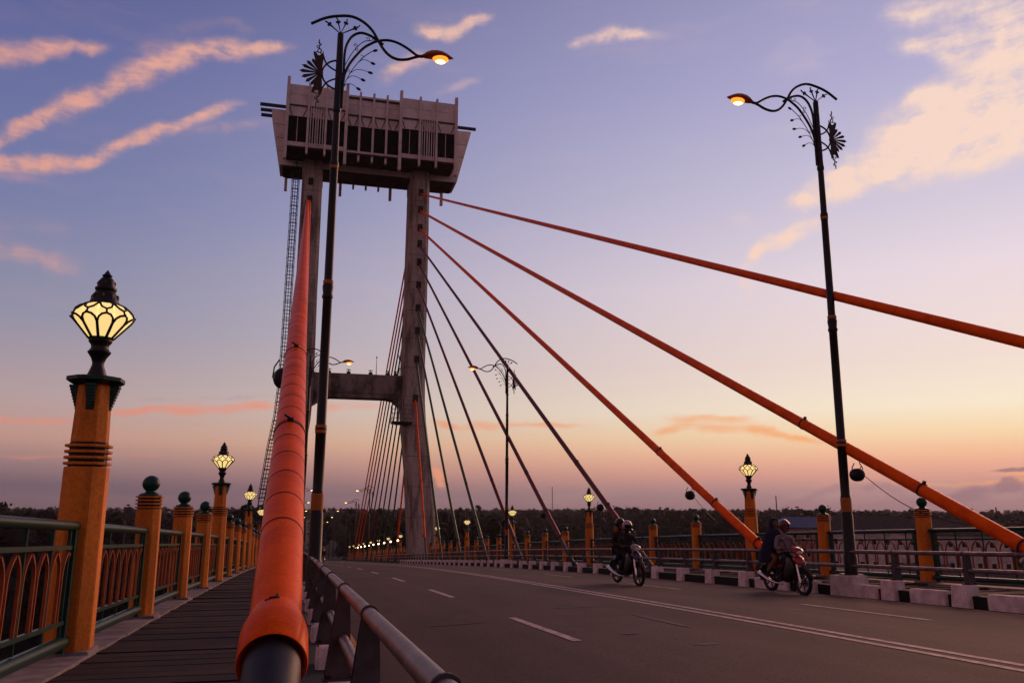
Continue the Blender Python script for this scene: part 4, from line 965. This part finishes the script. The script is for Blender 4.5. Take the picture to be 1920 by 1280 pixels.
# ------------------------------------------------------------------ motorcycles and riders (local: x forward, y left, z up)
def wheel_parts(root, x, rr=.285):
    w = MB(); N_ = 30
    w.tube([(x+(rr-.033)*math.cos(2*math.pi*j/N_), 0, rr+(rr-.033)*math.sin(2*math.pi*j/N_)) for j in range(N_)], .04, 10, closed=True)
    wo = w.build('wheel', 'tyre', root)
    m = MB(); m.tube([(x+(rr-.072)*math.cos(2*math.pi*j/N_), 0, rr+(rr-.072)*math.sin(2*math.pi*j/N_)) for j in range(N_)], .020, 8, closed=True)
    m.tube([(x, -.06, rr), (x, .06, rr)], .04, 12)
    m.build('rim', 'rim', wo)
    ms = MB().box(.03, rr-.075, -.012, .012, -.012, .012).mesh('spoke', 'rim')
    for k in range(6): part('spoke', ms, wo, (x, 0, rr), (0, k*math.pi/3+.3, 0))
    m = MB(); m.tube([(x, .055, rr), (x, .062, rr)], .10, 18); m.build('brake_disc', 'chrome', wo)
    return wo
def loft(secs, sm=True):
    m = MB(); n = len(secs[0]); vs = [p for s_ in secs for p in s_]
    m.add(vs, [(i*n+j, i*n+(j+1) % n, (i+1)*n+(j+1) % n, (i+1)*n+j) for i in range(len(secs)-1) for j in range(n)], sm)
    m.add(secs[0], [tuple(range(n))[::-1]]); m.add(secs[-1], [tuple(range(n))]); return m
def ell(c, ry, rz, n=12, tilt=0.0):       # ring in the plane across x
    return [(c[0]+tilt*rz*math.sin(2*math.pi*j/n), c[1]+ry*math.cos(2*math.pi*j/n), c[2]+rz*math.sin(2*math.pi*j/n)) for j in range(n)]
def motorcycle(body, accent, label, loc, rz):
    r = empty('motorcycle', loc, rz); tag(r, label, 'motorcycle', 'motorcycles on the bridge')
    wheel_parts(r, .61); wheel_parts(r, -.61)
    for s in (-1, 1):
        m = MB(); m.tube([(.61, s*.085, .285), (.55, s*.085, .55), (.47, s*.07, .84)], [.027, .027, .024], 8); m.build('fork_leg', 'chrome', r)
        m = MB(); m.tube([(-.61, s*.10, .285), (-.50, s*.11, .50), (-.42, s*.12, .66)], .03, 8); m.build('shock', 'chrome', r)
        m = MB(); m.bar((-.62, s*.075, .285), (-.12, s*.085, .34), .03, .06); m.build('swing_arm', 'bikeblack', r)
        m = MB(); m.tube([(.40, s*.05, .98), (.36, s*.18, 1.02), (.30, s*.34, 1.00)], .014, 8); m.tube([(.335, s*.25, 1.012), (.295, s*.355, 1.0)], .022, 10); m.build('handlebar', 'bikeblack', r)
        m = MB(); m.tube([(.34, s*.22, 1.02), (.35, s*.25, 1.14), (.33, s*.29, 1.20)], .008, 6); m.ball((.32, s*.31, 1.22), .018, .06, .04, n=10, m=6); m.build('mirror', 'bikeblack', r)
        m = loft([ell((.50, s*.15, .60), .02, .05), ell((.44, s*.19, .62), .035, .19), ell((.34, s*.20, .60), .035, .24), ell((.22, s*.19, .52), .03, .20), ell((.12, s*.16, .46), .02, .08)]); m.build('leg_shield', 'bikeblack', r)
        m = MB(); m.ball((.53, s*.12, .87), .035, .03, .022, n=8, m=6); m.build('indicator', 'bandm', r)
        m = MB(); m.tube([(-.10, s*.12, .27), (-.10, s*.24, .27)], .014, 6); m.tube([(-.42, s*.12, .36), (-.42, s*.22, .38)], .013, 6); m.build('foot_peg', 'bikeblack', r)
    arc = lambda x, z, rr, a0, a1, n=9: [(x+rr*math.cos(R(a0+(a1-a0)*j/n)), 0, z+rr*math.sin(R(a0+(a1-a0)*j/n))) for j in range(n+1)]
    m = MB(); m.tube(arc(.61, .285, .335, 10, 150), [.02, .055, .065, .07, .07, .07, .07, .065, .055, .02], 8, flat=.35); m.build('front_fender', 'bikeblack', r)
    m = MB(); m.tube(arc(-.61, .285, .345, 60, 190), [.05]+[.08]*8+[.05], 8, flat=.3); m.build('rear_fender', 'bikeblack', r)
    m = loft([ell((.60, 0, .70), .03, .03), ell((.575, 0, .72), .10, .075), ell((.52, 0, .76), .135, .11), ell((.44, 0, .78), .13, .12), ell((.36, 0, .78), .08, .10)]); m.build('front_cowl', body, r)
    m = loft([ell((.55, 0, .93), .03, .025), ell((.535, 0, .94), .13, .06), ell((.48, 0, .97), .155, .08), ell((.40, 0, 1.0), .13, .07), ell((.34, 0, 1.0), .06, .04)]); m.build('handlebar_cowl', accent, r)
    m = MB(); m.ball((.545, 0, .935), .03, .085, .045, n=14, m=8); m.build('headlight', 'headlamp', r)
    m = MB(); m.box(.585, .60, -.09, .09, .62, .68); m.build('number_plate', 'bikewhite', r)
    m = loft([ell((.30, 0, .55), .10, .18), ell((.18, 0, .42), .13, .16), ell((0, 0, .40), .14, .16), ell((-.2, 0, .48), .12, .16), ell((-.34, 0, .58), .09, .10)]); m.build('engine_body', 'bikeblack', r)
    m = loft([ell((.02, 0, .70), .10, .045), ell((-.1, 0, .745), .125, .05), ell((-.3, 0, .775), .125, .045), ell((-.52, 0, .80), .11, .04), ell((-.70, 0, .82), .07, .03)]); m.build('seat', 'bikeblack', r)
    m = loft([ell((.0, 0, .60), .09, .10), ell((-.2, 0, .64), .125, .11), ell((-.45, 0, .70), .12, .09), ell((-.70, 0, .78), .08, .05), ell((-.82, 0, .82), .03, .02)]); m.build('tail_fairing', body, r)
    m = MB(); m.tube([(-.70, -.10, .86), (-.82, -.08, .88), (-.82, .08, .88), (-.70, .10, .86)], .014, 6); m.build('grab_rail', 'chrome', r)
    m = MB(); m.tube([(.05, -.14, .22), (-.20, -.17, .23), (-.42, -.19, .28), (-.80, -.20, .42)], [.022, .024, .045, .05], 12); m.build('exhaust', 'chrome', r)
    m = MB(); m.ball((-.81, 0, .77), .02, .06, .03, n=10, m=6); m.build('tail_light', 'bikered', r)
    return r
def skin_body(name, J, E, m, root, parent, sub=1):
    me = bpy.data.meshes.new(name); ks = list(J); me.from_pydata([J[k][:3] for k in ks], [(ks.index(a), ks.index(b)) for a, b in E], [])
    o = bpy.data.objects.new(name, me); COL.objects.link(o)
    md = o.modifiers.new('skin', 'SKIN'); md.use_smooth_shade = True
    for i, k in enumerate(ks):
        sv = me.skin_vertices[0].data[i]; rr = J[k][3]; sv.radius = rr if isinstance(rr, tuple) else (rr, rr); sv.use_root = (k == root)
    if sub: ms = o.modifiers.new('sub', 'SUBSURF'); ms.levels = sub; ms.render_levels = sub
    dg = bpy.context.evaluated_depsgraph_get(); dg.update()
    nm = bpy.data.meshes.new_from_object(o.evaluated_get(dg)); bpy.data.objects.remove(o)
    nm.materials.clear(); nm.materials.append(MT[m]); nm.name = name
    return part(name, nm, parent)
def hand(root, name, wrist, s, along):     # palm on the grip with four fingers curled round it and the thumb below
    m = MB(); w = Vector(wrist); fx = Vector((.07, 0, -.005)); oy = Vector((0, s, 0))
    c = w+fx*.7
    m.ball(tuple(c), .042, .040, .018, n=10, m=6)
    for k, L_ in enumerate((.070, .078, .074, .060)):
        y = s*(-.030+.021*k)
        b0 = c+Vector((.030, y, .010))
        m.tube([b0, b0+Vector((.028, 0, .004)), b0+Vector((.042, 0, -.016)), b0+Vector((.030, 0, -.036)), b0+Vector((.030-L_*.22, 0, -.040))], [.0095, .009, .0085, .008, .006], 7)
    t0 = c+Vector((-.01, -s*.038, -.004)); m.tube([t0, t0+Vector((.02, -s*.016, -.014)), t0+Vector((.038, -s*.006, -.028))], [.011, .010, .007], 7)
    return m.build('hand', 'skin', root)
def person(label, loc, rz, top, legs, seatx, reach, helmet, face_turn=0.0, female=False, group=None):
    r = empty('person', loc, rz); tag(r, label, 'person', group)
    x = seatx; zb_ = .80+(.05 if not reach else 0); lean = .07 if reach else .05
    sh = zb_+.47
    J = {'pel': (x, 0, zb_+.04, (.15, .115)), 'waist': (x+lean*.4, 0, zb_+.20, (.14, .10)), 'chest': (x+lean, 0, zb_+.37, (.165, .115)), 'neck0': (x+lean*1.2, 0, sh+.04, (.075, .07)), 'neck': (x+lean*1.3, 0, sh+.10, (.052, .052)), 'head0': (x+lean*1.6, 0, sh+.17, (.07, .075)), 'head': (x+lean*1.7, 0, sh+.25, (.075, .088)), 'crown': (x+lean*1.6, 0, sh+.32, (.05, .06))}
    E = [('pel', 'waist'), ('waist', 'chest'), ('chest', 'neck0'), ('neck0', 'neck'), ('neck', 'head0'), ('head0', 'head'), ('head', 'crown')]
    hands = []
    for s, n_ in ((1, 'l'), (-1, 'r')):
        hx = .27 if reach else x+.30
        J['sh'+n_] = (x+lean, s*.175, sh-.01, .062); 
        if reach: J['el'+n_] = (x+.17, s*.30, sh-.24, .047); J['wr'+n_] = (hx-.035, s*.30, 1.025, .030)
        else: J['el'+n_] = (x+.08, s*.235, sh-.27, .045); J['wr'+n_] = (x+.27, s*.15, sh-.30, .030)
        J['hip'+n_] = (x+.05, s*.10, zb_+.02, .092); J['kn'+n_] = (x+.40, s*.185, zb_-.08 if reach else zb_-.06, .062)
        fx = (-.06 if reach else -.40)
        J['an'+n_] = (fx-.04, s*.19, .345 if reach else .43, .042); J['he'+n_] = (fx-.05, s*.19, .315 if reach else .40, .038); J['to'+n_] = (fx+.15, s*.20, .295 if reach else .39, .030)
        E += [('chest', 'sh'+n_), ('sh'+n_, 'el'+n_), ('el'+n_, 'wr'+n_), ('pel', 'hip'+n_), ('hip'+n_, 'kn'+n_), ('kn'+n_, 'an'+n_), ('an'+n_, 'he'+n_), ('he'+n_, 'to'+n_)]
        hands.append((J['wr'+n_][:3], s))
    skin_body('body', J, E, top, 'pel', r)
    # trousers over the legs, same joints a little fuller
    Jt = {k: J[k] for k in ('pel', 'hipl', 'hipr', 'knl', 'knr')}
    Jt['pel'] = (x, 0, zb_+.02, (.158, .125))
    for n_ in 'lr':
        Jt['hip'+n_] = J['hip'+n_][:3]+(.102,); Jt['kn'+n_] = J['kn'+n_][:3]+(.075,); a_ = J['an'+n_]; Jt['an'+n_] = (a_[0], a_[1], a_[2]+.03, .056)
    skin_body('trousers', Jt, [('pel', 'hipl'), ('pel', 'hipr'), ('hipl', 'knl'), ('hipr', 'knr'), ('knl', 'anl'), ('knr', 'anr')], legs, 'pel', r)
    for n_ in 'lr':
        h_, t_ = J['he'+n_], J['to'+n_]
        m = loft([ell((h_[0]-.05, h_[1], h_[2]), .03, .035), ell((h_[0]+.02, h_[1], h_[2]), .045, .05), ell((h_[0]+.12, h_[1], h_[2]-.012), .05, .036), ell((h_[0]+.21, t_[1], h_[2]-.022), .03, .02)]); m.build('shoe', 'trouser', r)
    for wpos, s in hands: hand(r, 'hand', wpos, s, None)
    hc = Vector(J['head'][:3])
    f = MB(); f.ball((hc.x+.012, 0, hc.z-.008), .092, .078, .118, n=16, m=12)     # face
    f.ball((hc.x+.104, 0, hc.z-.022), .016, .014, .024, n=8, m=6); f.ball((hc.x+.092, 0, hc.z-.068), .014, .028, .009, n=8, m=5)
    for s in (-1, 1): f.ball((hc.x, s*.080, hc.z-.01), .018, .010, .03, n=8, m=6)
    f.ball((hc.x+.05, 0, hc.z-.10), .045, .045, .035, n=10, m=6)
    fo = f.build('face', 'skin', r)
    e = MB()
    for s in (-1, 1): e.ball((hc.x+.088, s*.032, hc.z+.012), .012, .014, .008, n=8, m=6)
    e.build('eyes', 'hair', fo)
    if helmet in ('white_full', 'maroon_open', 'dark_open'):
        hm = {'white_full': 'helmetwhite', 'maroon_open': 'helmetred', 'dark_open': 'visor'}[helmet]
        N_, M_ = 22, 12; vs = []; fs = []
        for i in range(M_+1):
            ph = math.pi*.74*i/M_
            for j in range(N_):
                th = 2*math.pi*j/N_; front = math.cos(th) > .45
                p_ = ph
                if front and helmet != 'white_full': p_ = min(ph, math.pi*.43)
                if front and helmet == 'white_full': p_ = min(ph, math.pi*.45)
                vs.append((hc.x+.0+.150*math.sin(p_)*math.cos(th), .132*math.sin(p_)*math.sin(th), hc.z+.02+.145*math.cos(p_)))
        for i in range(M_):
            for j in range(N_):
                k = (j+1) % N_; fs.append((i*N_+j, i*N_+k, (i+1)*N_+k, (i+1)*N_+j))
        m = MB(); m.add(vs, fs, True); ho = m.build('helmet', hm, r)
        if helmet == 'white_full':
            v = MB(); vs = []
            for i in range(5):
                for j in range(9):
                    th = R(-62+124*j/8); ph = math.pi*(.43+.22*i/4); vs.append((hc.x+.152*math.sin(ph)*math.cos(th), .134*math.sin(ph)*math.sin(th), hc.z+.02+.147*math.cos(ph)))
            v.add(vs, [(i*9+j, i*9+j+1, (i+1)*9+j+1, (i+1)*9+j) for i in range(4) for j in range(8)], True); v.build('visor', 'visor', ho)
            c = MB(); c.tube([(hc.x+.125*math.cos(R(a)), .128*math.sin(R(a)), hc.z-.095) for a in range(-80, 81, 20)], .032, 8); c.build('chin_guard', 'visor', ho)
        else:
            c = MB(); c.tube([(hc.x+.14*math.cos(R(a)), .13*math.sin(R(a)), hc.z+.055) for a in range(-60, 61, 15)], [.006]+[.02]*7+[.006], 6, flat=.4); c.build('peak', hm, ho)
            c = MB(); c.tube([(hc.x+.0, .10, hc.z-.06), (hc.x+.045, .06, hc.z-.125), (hc.x+.05, 0, hc.z-.135), (hc.x+.045, -.06, hc.z-.125), (hc.x, -.10, hc.z-.06)], .008, 6); c.build('chin_strap', 'visor', ho)
    return r, J
def cloak(r, J, mname, long_=True):       # hood and draped shawl
    hc = Vector(J['head'][:3]); m = MB(); N_ = 24
    rings = [(.145, .004, .004, 0), (.13, .07, .065, 0), (.07, .118, .105, 0), (-.02, .125, .118, -.005), (-.11, .095, .105, -.01), (-.17, .13, .16, -.01), (-.26, .175, .235, -.02), (-.42, .22, .285, -.03), (-.60, .26, .31, -.06), (-.80, .32, .32, -.10), (-.90, .34, .325, -.12)]
    vs = []
    for dz_, rx, ry, dx in rings:
        for j in range(N_):
            th = 2*math.pi*j/N_; w = 1+(.06*math.sin(5*th+dz_*9) if dz_ < -.2 else 0); fx = rx*w*math.cos(th)
            if -.13 < dz_ < .09 and math.cos(th) > .62: fx = min(fx, .07)
            vs.append((hc.x+dx+fx, ry*w*math.sin(th), hc.z+dz_))
    m.add(vs, [(i*N_+j, i*N_+(j+1) % N_, (i+1)*N_+(j+1) % N_, (i+1)*N_+j) for i in range(len(rings)-1) for j in range(N_)], True)
    m.build('cloak', mname, r)
HD = -math.pi/2
def bike_at(xf, yf, rz_, **kw):
    yc = yf+.61 if rz_ < 0 else yf-.61
    loc = (xf, yc, RZ(xf, yc)+.002)
    return loc
l2 = bike_at(11.2, 17.0, HD)
motorcycle('bikered', 'bikered', 'red motorcycle with two people on it, riding along the right lane near the lamp block', l2, HD+.06)
person('man in pale grey shirt and maroon helmet steering the red motorcycle', l2, HD+.06, 'shirtgrey', 'trouser', -.10, True, 'maroon_open', group=None)
pr, pj = person('woman in a navy cloak and tan trousers riding behind on the red motorcycle', l2, HD+.06, 'navy', 'tan', -.47, False, 'none')
cloak(pr, pj, 'navy')
l1 = bike_at(8.75, 20.7, HD)
b1 = motorcycle('bikeviolet', 'bikewhite', 'dark violet motorcycle with pale headlight cowl, left one of the two in the right lanes', l1, HD+.10)
p1, _ = person('rider in dark jacket and white full-face helmet steering the dark violet motorcycle', l1, HD+.10, 'jacketdark', 'trouser', -.10, True, 'white_full')
person('passenger in brown jacket and dark helmet behind the white-helmeted rider', l1, HD+.10, 'jacketbrown', 'trouser', -.47, False, 'dark_open')
l3 = (3.9, 112, RZ(3.9, 112)+.002)
b3 = copy_tree(b1); b3.location = l3; b3.rotation_euler = (0, 0, math.pi/2); b3['label'] = 'tiny dark motorcycle far ahead at the crest of the road'
p3 = copy_tree(p1); p3.location = l3; p3.rotation_euler = (0, 0, math.pi/2); p3['label'] = 'tiny dark rider on the motorcycle far ahead at the crest'

# ------------------------------------------------------------------ land, water, forest, town
def ground(x, y):
    z = -27.5
    z += 11.0*max(0, min(1, (x-60)/90))*max(0, min(1, (y-90)/60))
    z += 2.0*math.sin(x*.013+1)*math.sin(y*.009)
    if -170 < y < 72: z = min(z, -31+max(0, (abs(y+49)-100))*.2) if abs(y+49) < 121 else z
    return z
xs_g = [-5000, -3500, -2000, -1000, -600, -400, -250, -150, -80, -30, 0, 30, 60, 90, 120, 160, 220, 300, 420, 600, 1000, 2000, 3500, 5000]
ys_g = [-5000, -3500, -1500, -700, -400, -250, -180, -150, -120, -60, 0, 40, 60, 75, 90, 110, 140, 180, 240, 320, 450, 700, 1000, 1500, 2500, 3800, 5000]
struct('ground', strip(MB(), xs_g, ys_g, ground), 'ground')
struct('river', strip(MB(), [-4990, -400, 0, 400, 4990], [-180, -100, -20, 72], lambda x, y: -28.6), 'water')
# forest: lumpy crowns with ragged leaf faces, one mass
def crown(mb, c, rx, rz, q, leaves=60, blob=True):
    if blob:
        n, m_ = 7, 4
        vs = []; fs = []
        for i in range(m_+1):
            ph = math.pi*i/m_
            for j in range(n):
                th = 2*math.pi*j/n; k = q.uniform(.72, 1.05)
                vs.append((c[0]+rx*k*math.sin(ph)*math.cos(th)*.8, c[1]+rx*k*math.sin(ph)*math.sin(th)*.8, c[2]-rz*k*math.cos(ph)*.8))
        for i in range(m_):
            for j in range(n):
                k = (j+1) % n; fs.append((i*n+j, i*n+k, (i+1)*n+k, (i+1)*n+j))
        mb.add(vs, fs)
    for _ in range(leaves):
        th = q.uniform(0, 2*math.pi); cz = q.uniform(-.35, 1); sr = math.sqrt(max(0, 1-cz*cz)); k = q.uniform(.62, 1.08)
        p = Vector((c[0]+rx*k*sr*math.cos(th), c[1]+rx*k*sr*math.sin(th), c[2]+rz*k*cz))
        s_ = rx*q.uniform(.12, .30); u = Vector((q.gauss(0, 1), q.gauss(0, 1), q.gauss(0, .6))).normalized()*s_; w = u.orthogonal().normalized()*s_*q.uniform(.4, .9)
        mb.add([p-u, p+w, p+u, p-w*q.uniform(.3, 1)], [(0, 1, 2, 3)])
def forest(az0, az1, d0, d1, n, hmin, hmax, seed, name, leaves):
    q = random.Random(seed); mb = MB()
    for _ in range(n):
        a = R(q.uniform(az0, az1)); d = d0*(d1/d0)**q.random(); x, y = d*math.sin(a), d*math.cos(a)
        if x > -9 and x < 26 and y < 560: 
            if q.random() < 1: continue
        h = hmin+(hmax-hmin)*(.62+.2*math.sin(a*31+d*.013)+.12*math.sin(a*83+1.3*d*.02)+q.uniform(-.3, .3))+(q.uniform(.5, 2.6) if q.random() < .12 else 0); zg = ground(x, y); h = h if name == 'right_forest' else max(4, h-27.5-zg); rx = q.uniform(1.6, 4.6)*(1+d/3200)
        rz = min(h*.36, rx*q.uniform(.8, 1.3))
        crown(mb, (x, y, zg+h-rz), rx, rz, q, leaves)
        for zz_ in (.28, .48, .66): crown(mb, (x+q.uniform(-3, 3), y+q.uniform(-2, 2), zg+h*zz_), rx*1.25, rz*1.2, q, leaves//5)
    o = mb.build(name, 'tree'); tag(o, {'near_forest': 'dark mass of near trees along the left and centre shore', 'far_forest': 'distant dark band of treetops along the whole horizon', 'right_forest': 'low dark tree belt behind the town roofs on the right'}[name], 'forest', kind='stuff')
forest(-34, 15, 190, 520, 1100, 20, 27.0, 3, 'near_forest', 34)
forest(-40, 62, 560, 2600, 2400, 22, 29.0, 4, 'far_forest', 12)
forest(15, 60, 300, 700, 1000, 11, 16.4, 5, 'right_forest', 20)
# single trees that stand out of the tree line
def tree(x, y, h, rx, kind, label):
    zg = ground(x, y); r = empty('tree', (x, y, zg)); tag(r, label, 'tree', 'trees standing out of the tree line'); q = random.Random(int(x*7+y))
    m = MB(); m.tube([(0, 0, -.5), (q.uniform(-.3, .3), 0, h*.4), (q.uniform(-.5, .5), 0, h*.75), (0, 0, h*.95)], [.45, .32, .2, .06], 8)
    tips = []
    for k in range(9):
        a = q.uniform(0, 6.28); z0 = h*q.uniform(.5, .85); L_ = rx*q.uniform(.5, 1)
        e = Vector((L_*math.cos(a), L_*math.sin(a), z0+L_*q.uniform(.3, 1.0))); m.tube([(0, 0, z0), e*.5+Vector((0, 0, z0*.5+.3)), e], [.13, .08, .03], 5); tips.append(e)
        if kind == 'bare':
            for _ in range(5):
                f_ = e+Vector((q.gauss(0, .8), q.gauss(0, .8), q.uniform(.1, 1.4))); m.tube([e*.8+f_*.0+Vector((0, 0, z0*.2)), f_], [.04, .015], 4); tips.append(f_)
    m.build('trunk', 'bark', r)
    c = MB()
    for e in tips:
        if kind == 'bare':
            for _ in range(5):
                p = e+Vector((q.gauss(0, .35), q.gauss(0, .35), q.gauss(0, .3))); s_ = q.uniform(.10, .24); u = Vector((q.gauss(0, 1), q.gauss(0, 1), q.gauss(0, 1))).normalized()*s_; w = u.orthogonal().normalized()*s_*.6
                c.add([p-u, p+w, p+u, p-w], [(0, 1, 2, 3)])
        else: crown(c, tuple(e), rx*.42, rx*.34, q, 46)
    if kind != 'bare': crown(c, (0, 0, h*.93), rx*.5, rx*.4, q, 60)
    c.build('crown', 'tree', r)
def polar(a, d): return d*math.sin(R(a)), d*math.cos(R(a))
for a, d, h, rx, kind, lab in [(20.6, 190, 27.9, 3.0, 'bare', 'sparse bare-branched tree rising above the tree line right of a small lantern pillar'),
        (11.0, 420, 28.6, 2.6, 'open', 'thin-crowned tree above the tree line between the green cables'),
        (12.2, 430, 28.4, 3.0, 'open', 'flat-crowned tree above the tree line beside the second green cable'),
        (-14.6, 250, 27.6, 4.6, 'open', 'broad tree top bulging from the tree line left of the near lantern pillar'),
        (-9.2, 260, 27.8, 4.8, 'open', 'broad tree top bulging from the tree line behind the first ball-topped pillars'),
        (3.6, 300, 28.4, 3.6, 'open', 'rounded tree top above the tree line under the fan of far cables'),
        (5.6, 320, 28.6, 3.6, 'open', 'rounded tree top above the tree line beside a distant lamp'),
        (1.6, 290, 28.2, 4.0, 'open', 'rounded tree top above the tree line right of the near lamp pole'),
        (33.9, 330, 17.8, 3.0, 'open', 'little tree poking above the hazy skyline right of a lantern pillar'),
        (42.6, 420, 18.0, 3.6, 'open', 'small round tree on the skyline over the town roofs')]:
    x, y = polar(a, d); tree(x, y, h, rx, kind, lab)
def mast(a, d, h, lab):
    x, y = polar(a, d); zg = ground(x, y); r = empty('radio_mast', (x, y, zg)); tag(r, lab, 'mast', 'thin masts on the horizon')
    m = MB()
    for k in range(3): m.tube([(.5*math.cos(k*2.09), .5*math.sin(k*2.09), 0), (.15*math.cos(k*2.09), .15*math.sin(k*2.09), h)], .10, 5)
    m.build('legs', 'iron', r); m = MB()
    for j in range(int(h/2)):
        z0 = j*2.0; u = 1-.7*z0/h; pts = [(.5*u*math.cos(k*2.09), .5*u*math.sin(k*2.09), z0) for k in range(4)]; m.tube(pts, .04, 4)
    m.build('lattice', 'iron', r)
mast(32.1, 480, 24, 'thin lattice mast on the horizon right of the tall lantern pillar'); mast(17.3, 620, 33, 'thin mast on the horizon right of the small lantern among the cables'); mast(44.6, 360, 20, 'thin mast on the horizon near the right edge of the picture')
# houses of the town on the right shore
def house(name, x, y, w, dpt, h, rh, wall, roof, rz, label, cols=5, rows=2):
    zg = ground(x, y); r = empty(name, (x, y, zg), rz); tag(r, label, 'house', 'town houses on the right shore')
    MB().box(-w/2, w/2, -dpt/2, dpt/2, 0, h).build('wall', wall, r)
    ov = .7; m = MB()
    m.add([(-w/2-ov, -dpt/2-ov, h), (w/2+ov, -dpt/2-ov, h), (w/2+ov, dpt/2+ov, h), (-w/2-ov, dpt/2+ov, h), (-w/2+dpt*.18, 0, h+rh), (w/2-dpt*.18, 0, h+rh), (-w/2-ov, -dpt/2-ov, h-.2), (w/2+ov, -dpt/2-ov, h-.2), (w/2+ov, dpt/2+ov, h-.2), (-w/2-ov, dpt/2+ov, h-.2)],
          [(0, 1, 5, 4), (1, 2, 5), (2, 3, 4, 5), (3, 0, 4), (0, 6, 7, 1), (1, 7, 8, 2), (2, 8, 9, 3), (3, 9, 6, 0), (6, 9, 8, 7)])
    m.build('roof', roof, r)
    mw = MB().box(-.55, .55, -.05, .02, -.7, .7).mesh('window', 'glass'); mf = MB().box(-.65, .65, -.03, .0, -.8, .8).mesh('frame', 'fin')
    for i in range(cols):
        for j in range(rows):
            px_ = -w/2+w*(i+.5)/cols; pz = h*(j+.55)/rows
            wo = part('window', mw, r, (px_, -dpt/2-.01, pz)); part('frame', mf, wo, (0, 0, 0))
            part('window', mw, r, (-w/2-.01, -dpt/2+dpt*(i+.5)/cols, pz), (0, 0, -math.pi/2)) if i < 3 else None
for args in [('shop_house', *polar(37.6, 246), 22, 12, 11.6, 4.0, 'wallw', 'roofdark', R(-30), 'white house under a big dark hipped roof right of the near lamp pole', 7, 2),
             ('shop_house', *polar(42.2, 268), 27, 12, 11.2, 4.2, 'wallw', 'roofbrown', R(-34), 'long house under a big brown roof behind the ball-topped pillar and orange cable', 8, 2),
             ('market_hall', *polar(34.2, 300), 24, 14, 11.8, 3.4, 'wallp', 'roofblue', R(-30), 'low hall under a blue roof seen behind the red motorcycle riders', 6, 2),
             ('shop_house', *polar(44.8, 190), 14, 9, 7.4, 2.6, 'wallw', 'roofdark', R(-42), 'small white house seen through the railing under the lower orange cable', 4, 2),
             ('shop_house', *polar(40.4, 196), 13, 9, 6.2, 2.4, 'wallp', 'roofbrown', R(-38), 'small pinkish house seen through the railing beside the ball-topped pillar', 4, 1),
             ('shop_house', *polar(47.6, 210), 14, 9, 8.2, 2.6, 'wallp', 'roofdark', R(-44), 'dark-roofed house at the right edge of the picture behind the railing', 4, 2),
             ('shop_house', *polar(10.8, 300), 20, 9, 7.0, 2.6, 'wallw', 'roofdark', R(-8), 'pale house low on the shore between the tower leg and the green cables', 6, 1),
             ('shop_house', *polar(1.4, 620), 14, 9, 22, 3.0, 'wallw', 'roofdark', R(0), 'pale tall house among dark trees right of the near lamp pole', 4, 3)]:
    house(*args)

# ------------------------------------------------------------------ evening haze over the river plain
hz = bpy.data.materials.new('haze_air'); hz.use_nodes = True; ht = hz.node_tree; ht.nodes.clear(); hq = NT(ht)
pv = hq.n('ShaderNodeVolumePrincipled', i_Color=(.92, .88, .90, 1), i_Density=HAZE, i_Anisotropy=.2)
hq.n('ShaderNodeOutputMaterial', i_Volume=pv.outputs[0]); MT['haze'] = hz
tag(MB().box(-5100, 5100, -5100, 5100, -36, 56).build('haze', 'haze'), kind='stuff')

# a few lights on the far bank
for a_, d_, h_, lb in ((24.6, 330, 9.0, 'single white light shining from the dark bank right of the left motorcycle'), (29.2, 420, 10.0, 'tiny white light on the dark far bank left of the tall lantern pillar'), (43.9, 280, 8.0, 'small yard light among the houses near the orange cable end')):
    x_, y_ = polar(a_, d_); r_ = empty('yard_light', (x_, y_, ground(x_, y_))); tag(r_, lb, 'lamp')
    MB().tube([(0, 0, 0), (0, 0, h_), (-.4, -.4, h_+.3)], .06, 6).build('pole', 'iron', r_); m = MB(); m.ball((-.5, -.5, h_+.3), .28, .28, .16, n=10, m=6); m.build('bulb', 'spot', r_)
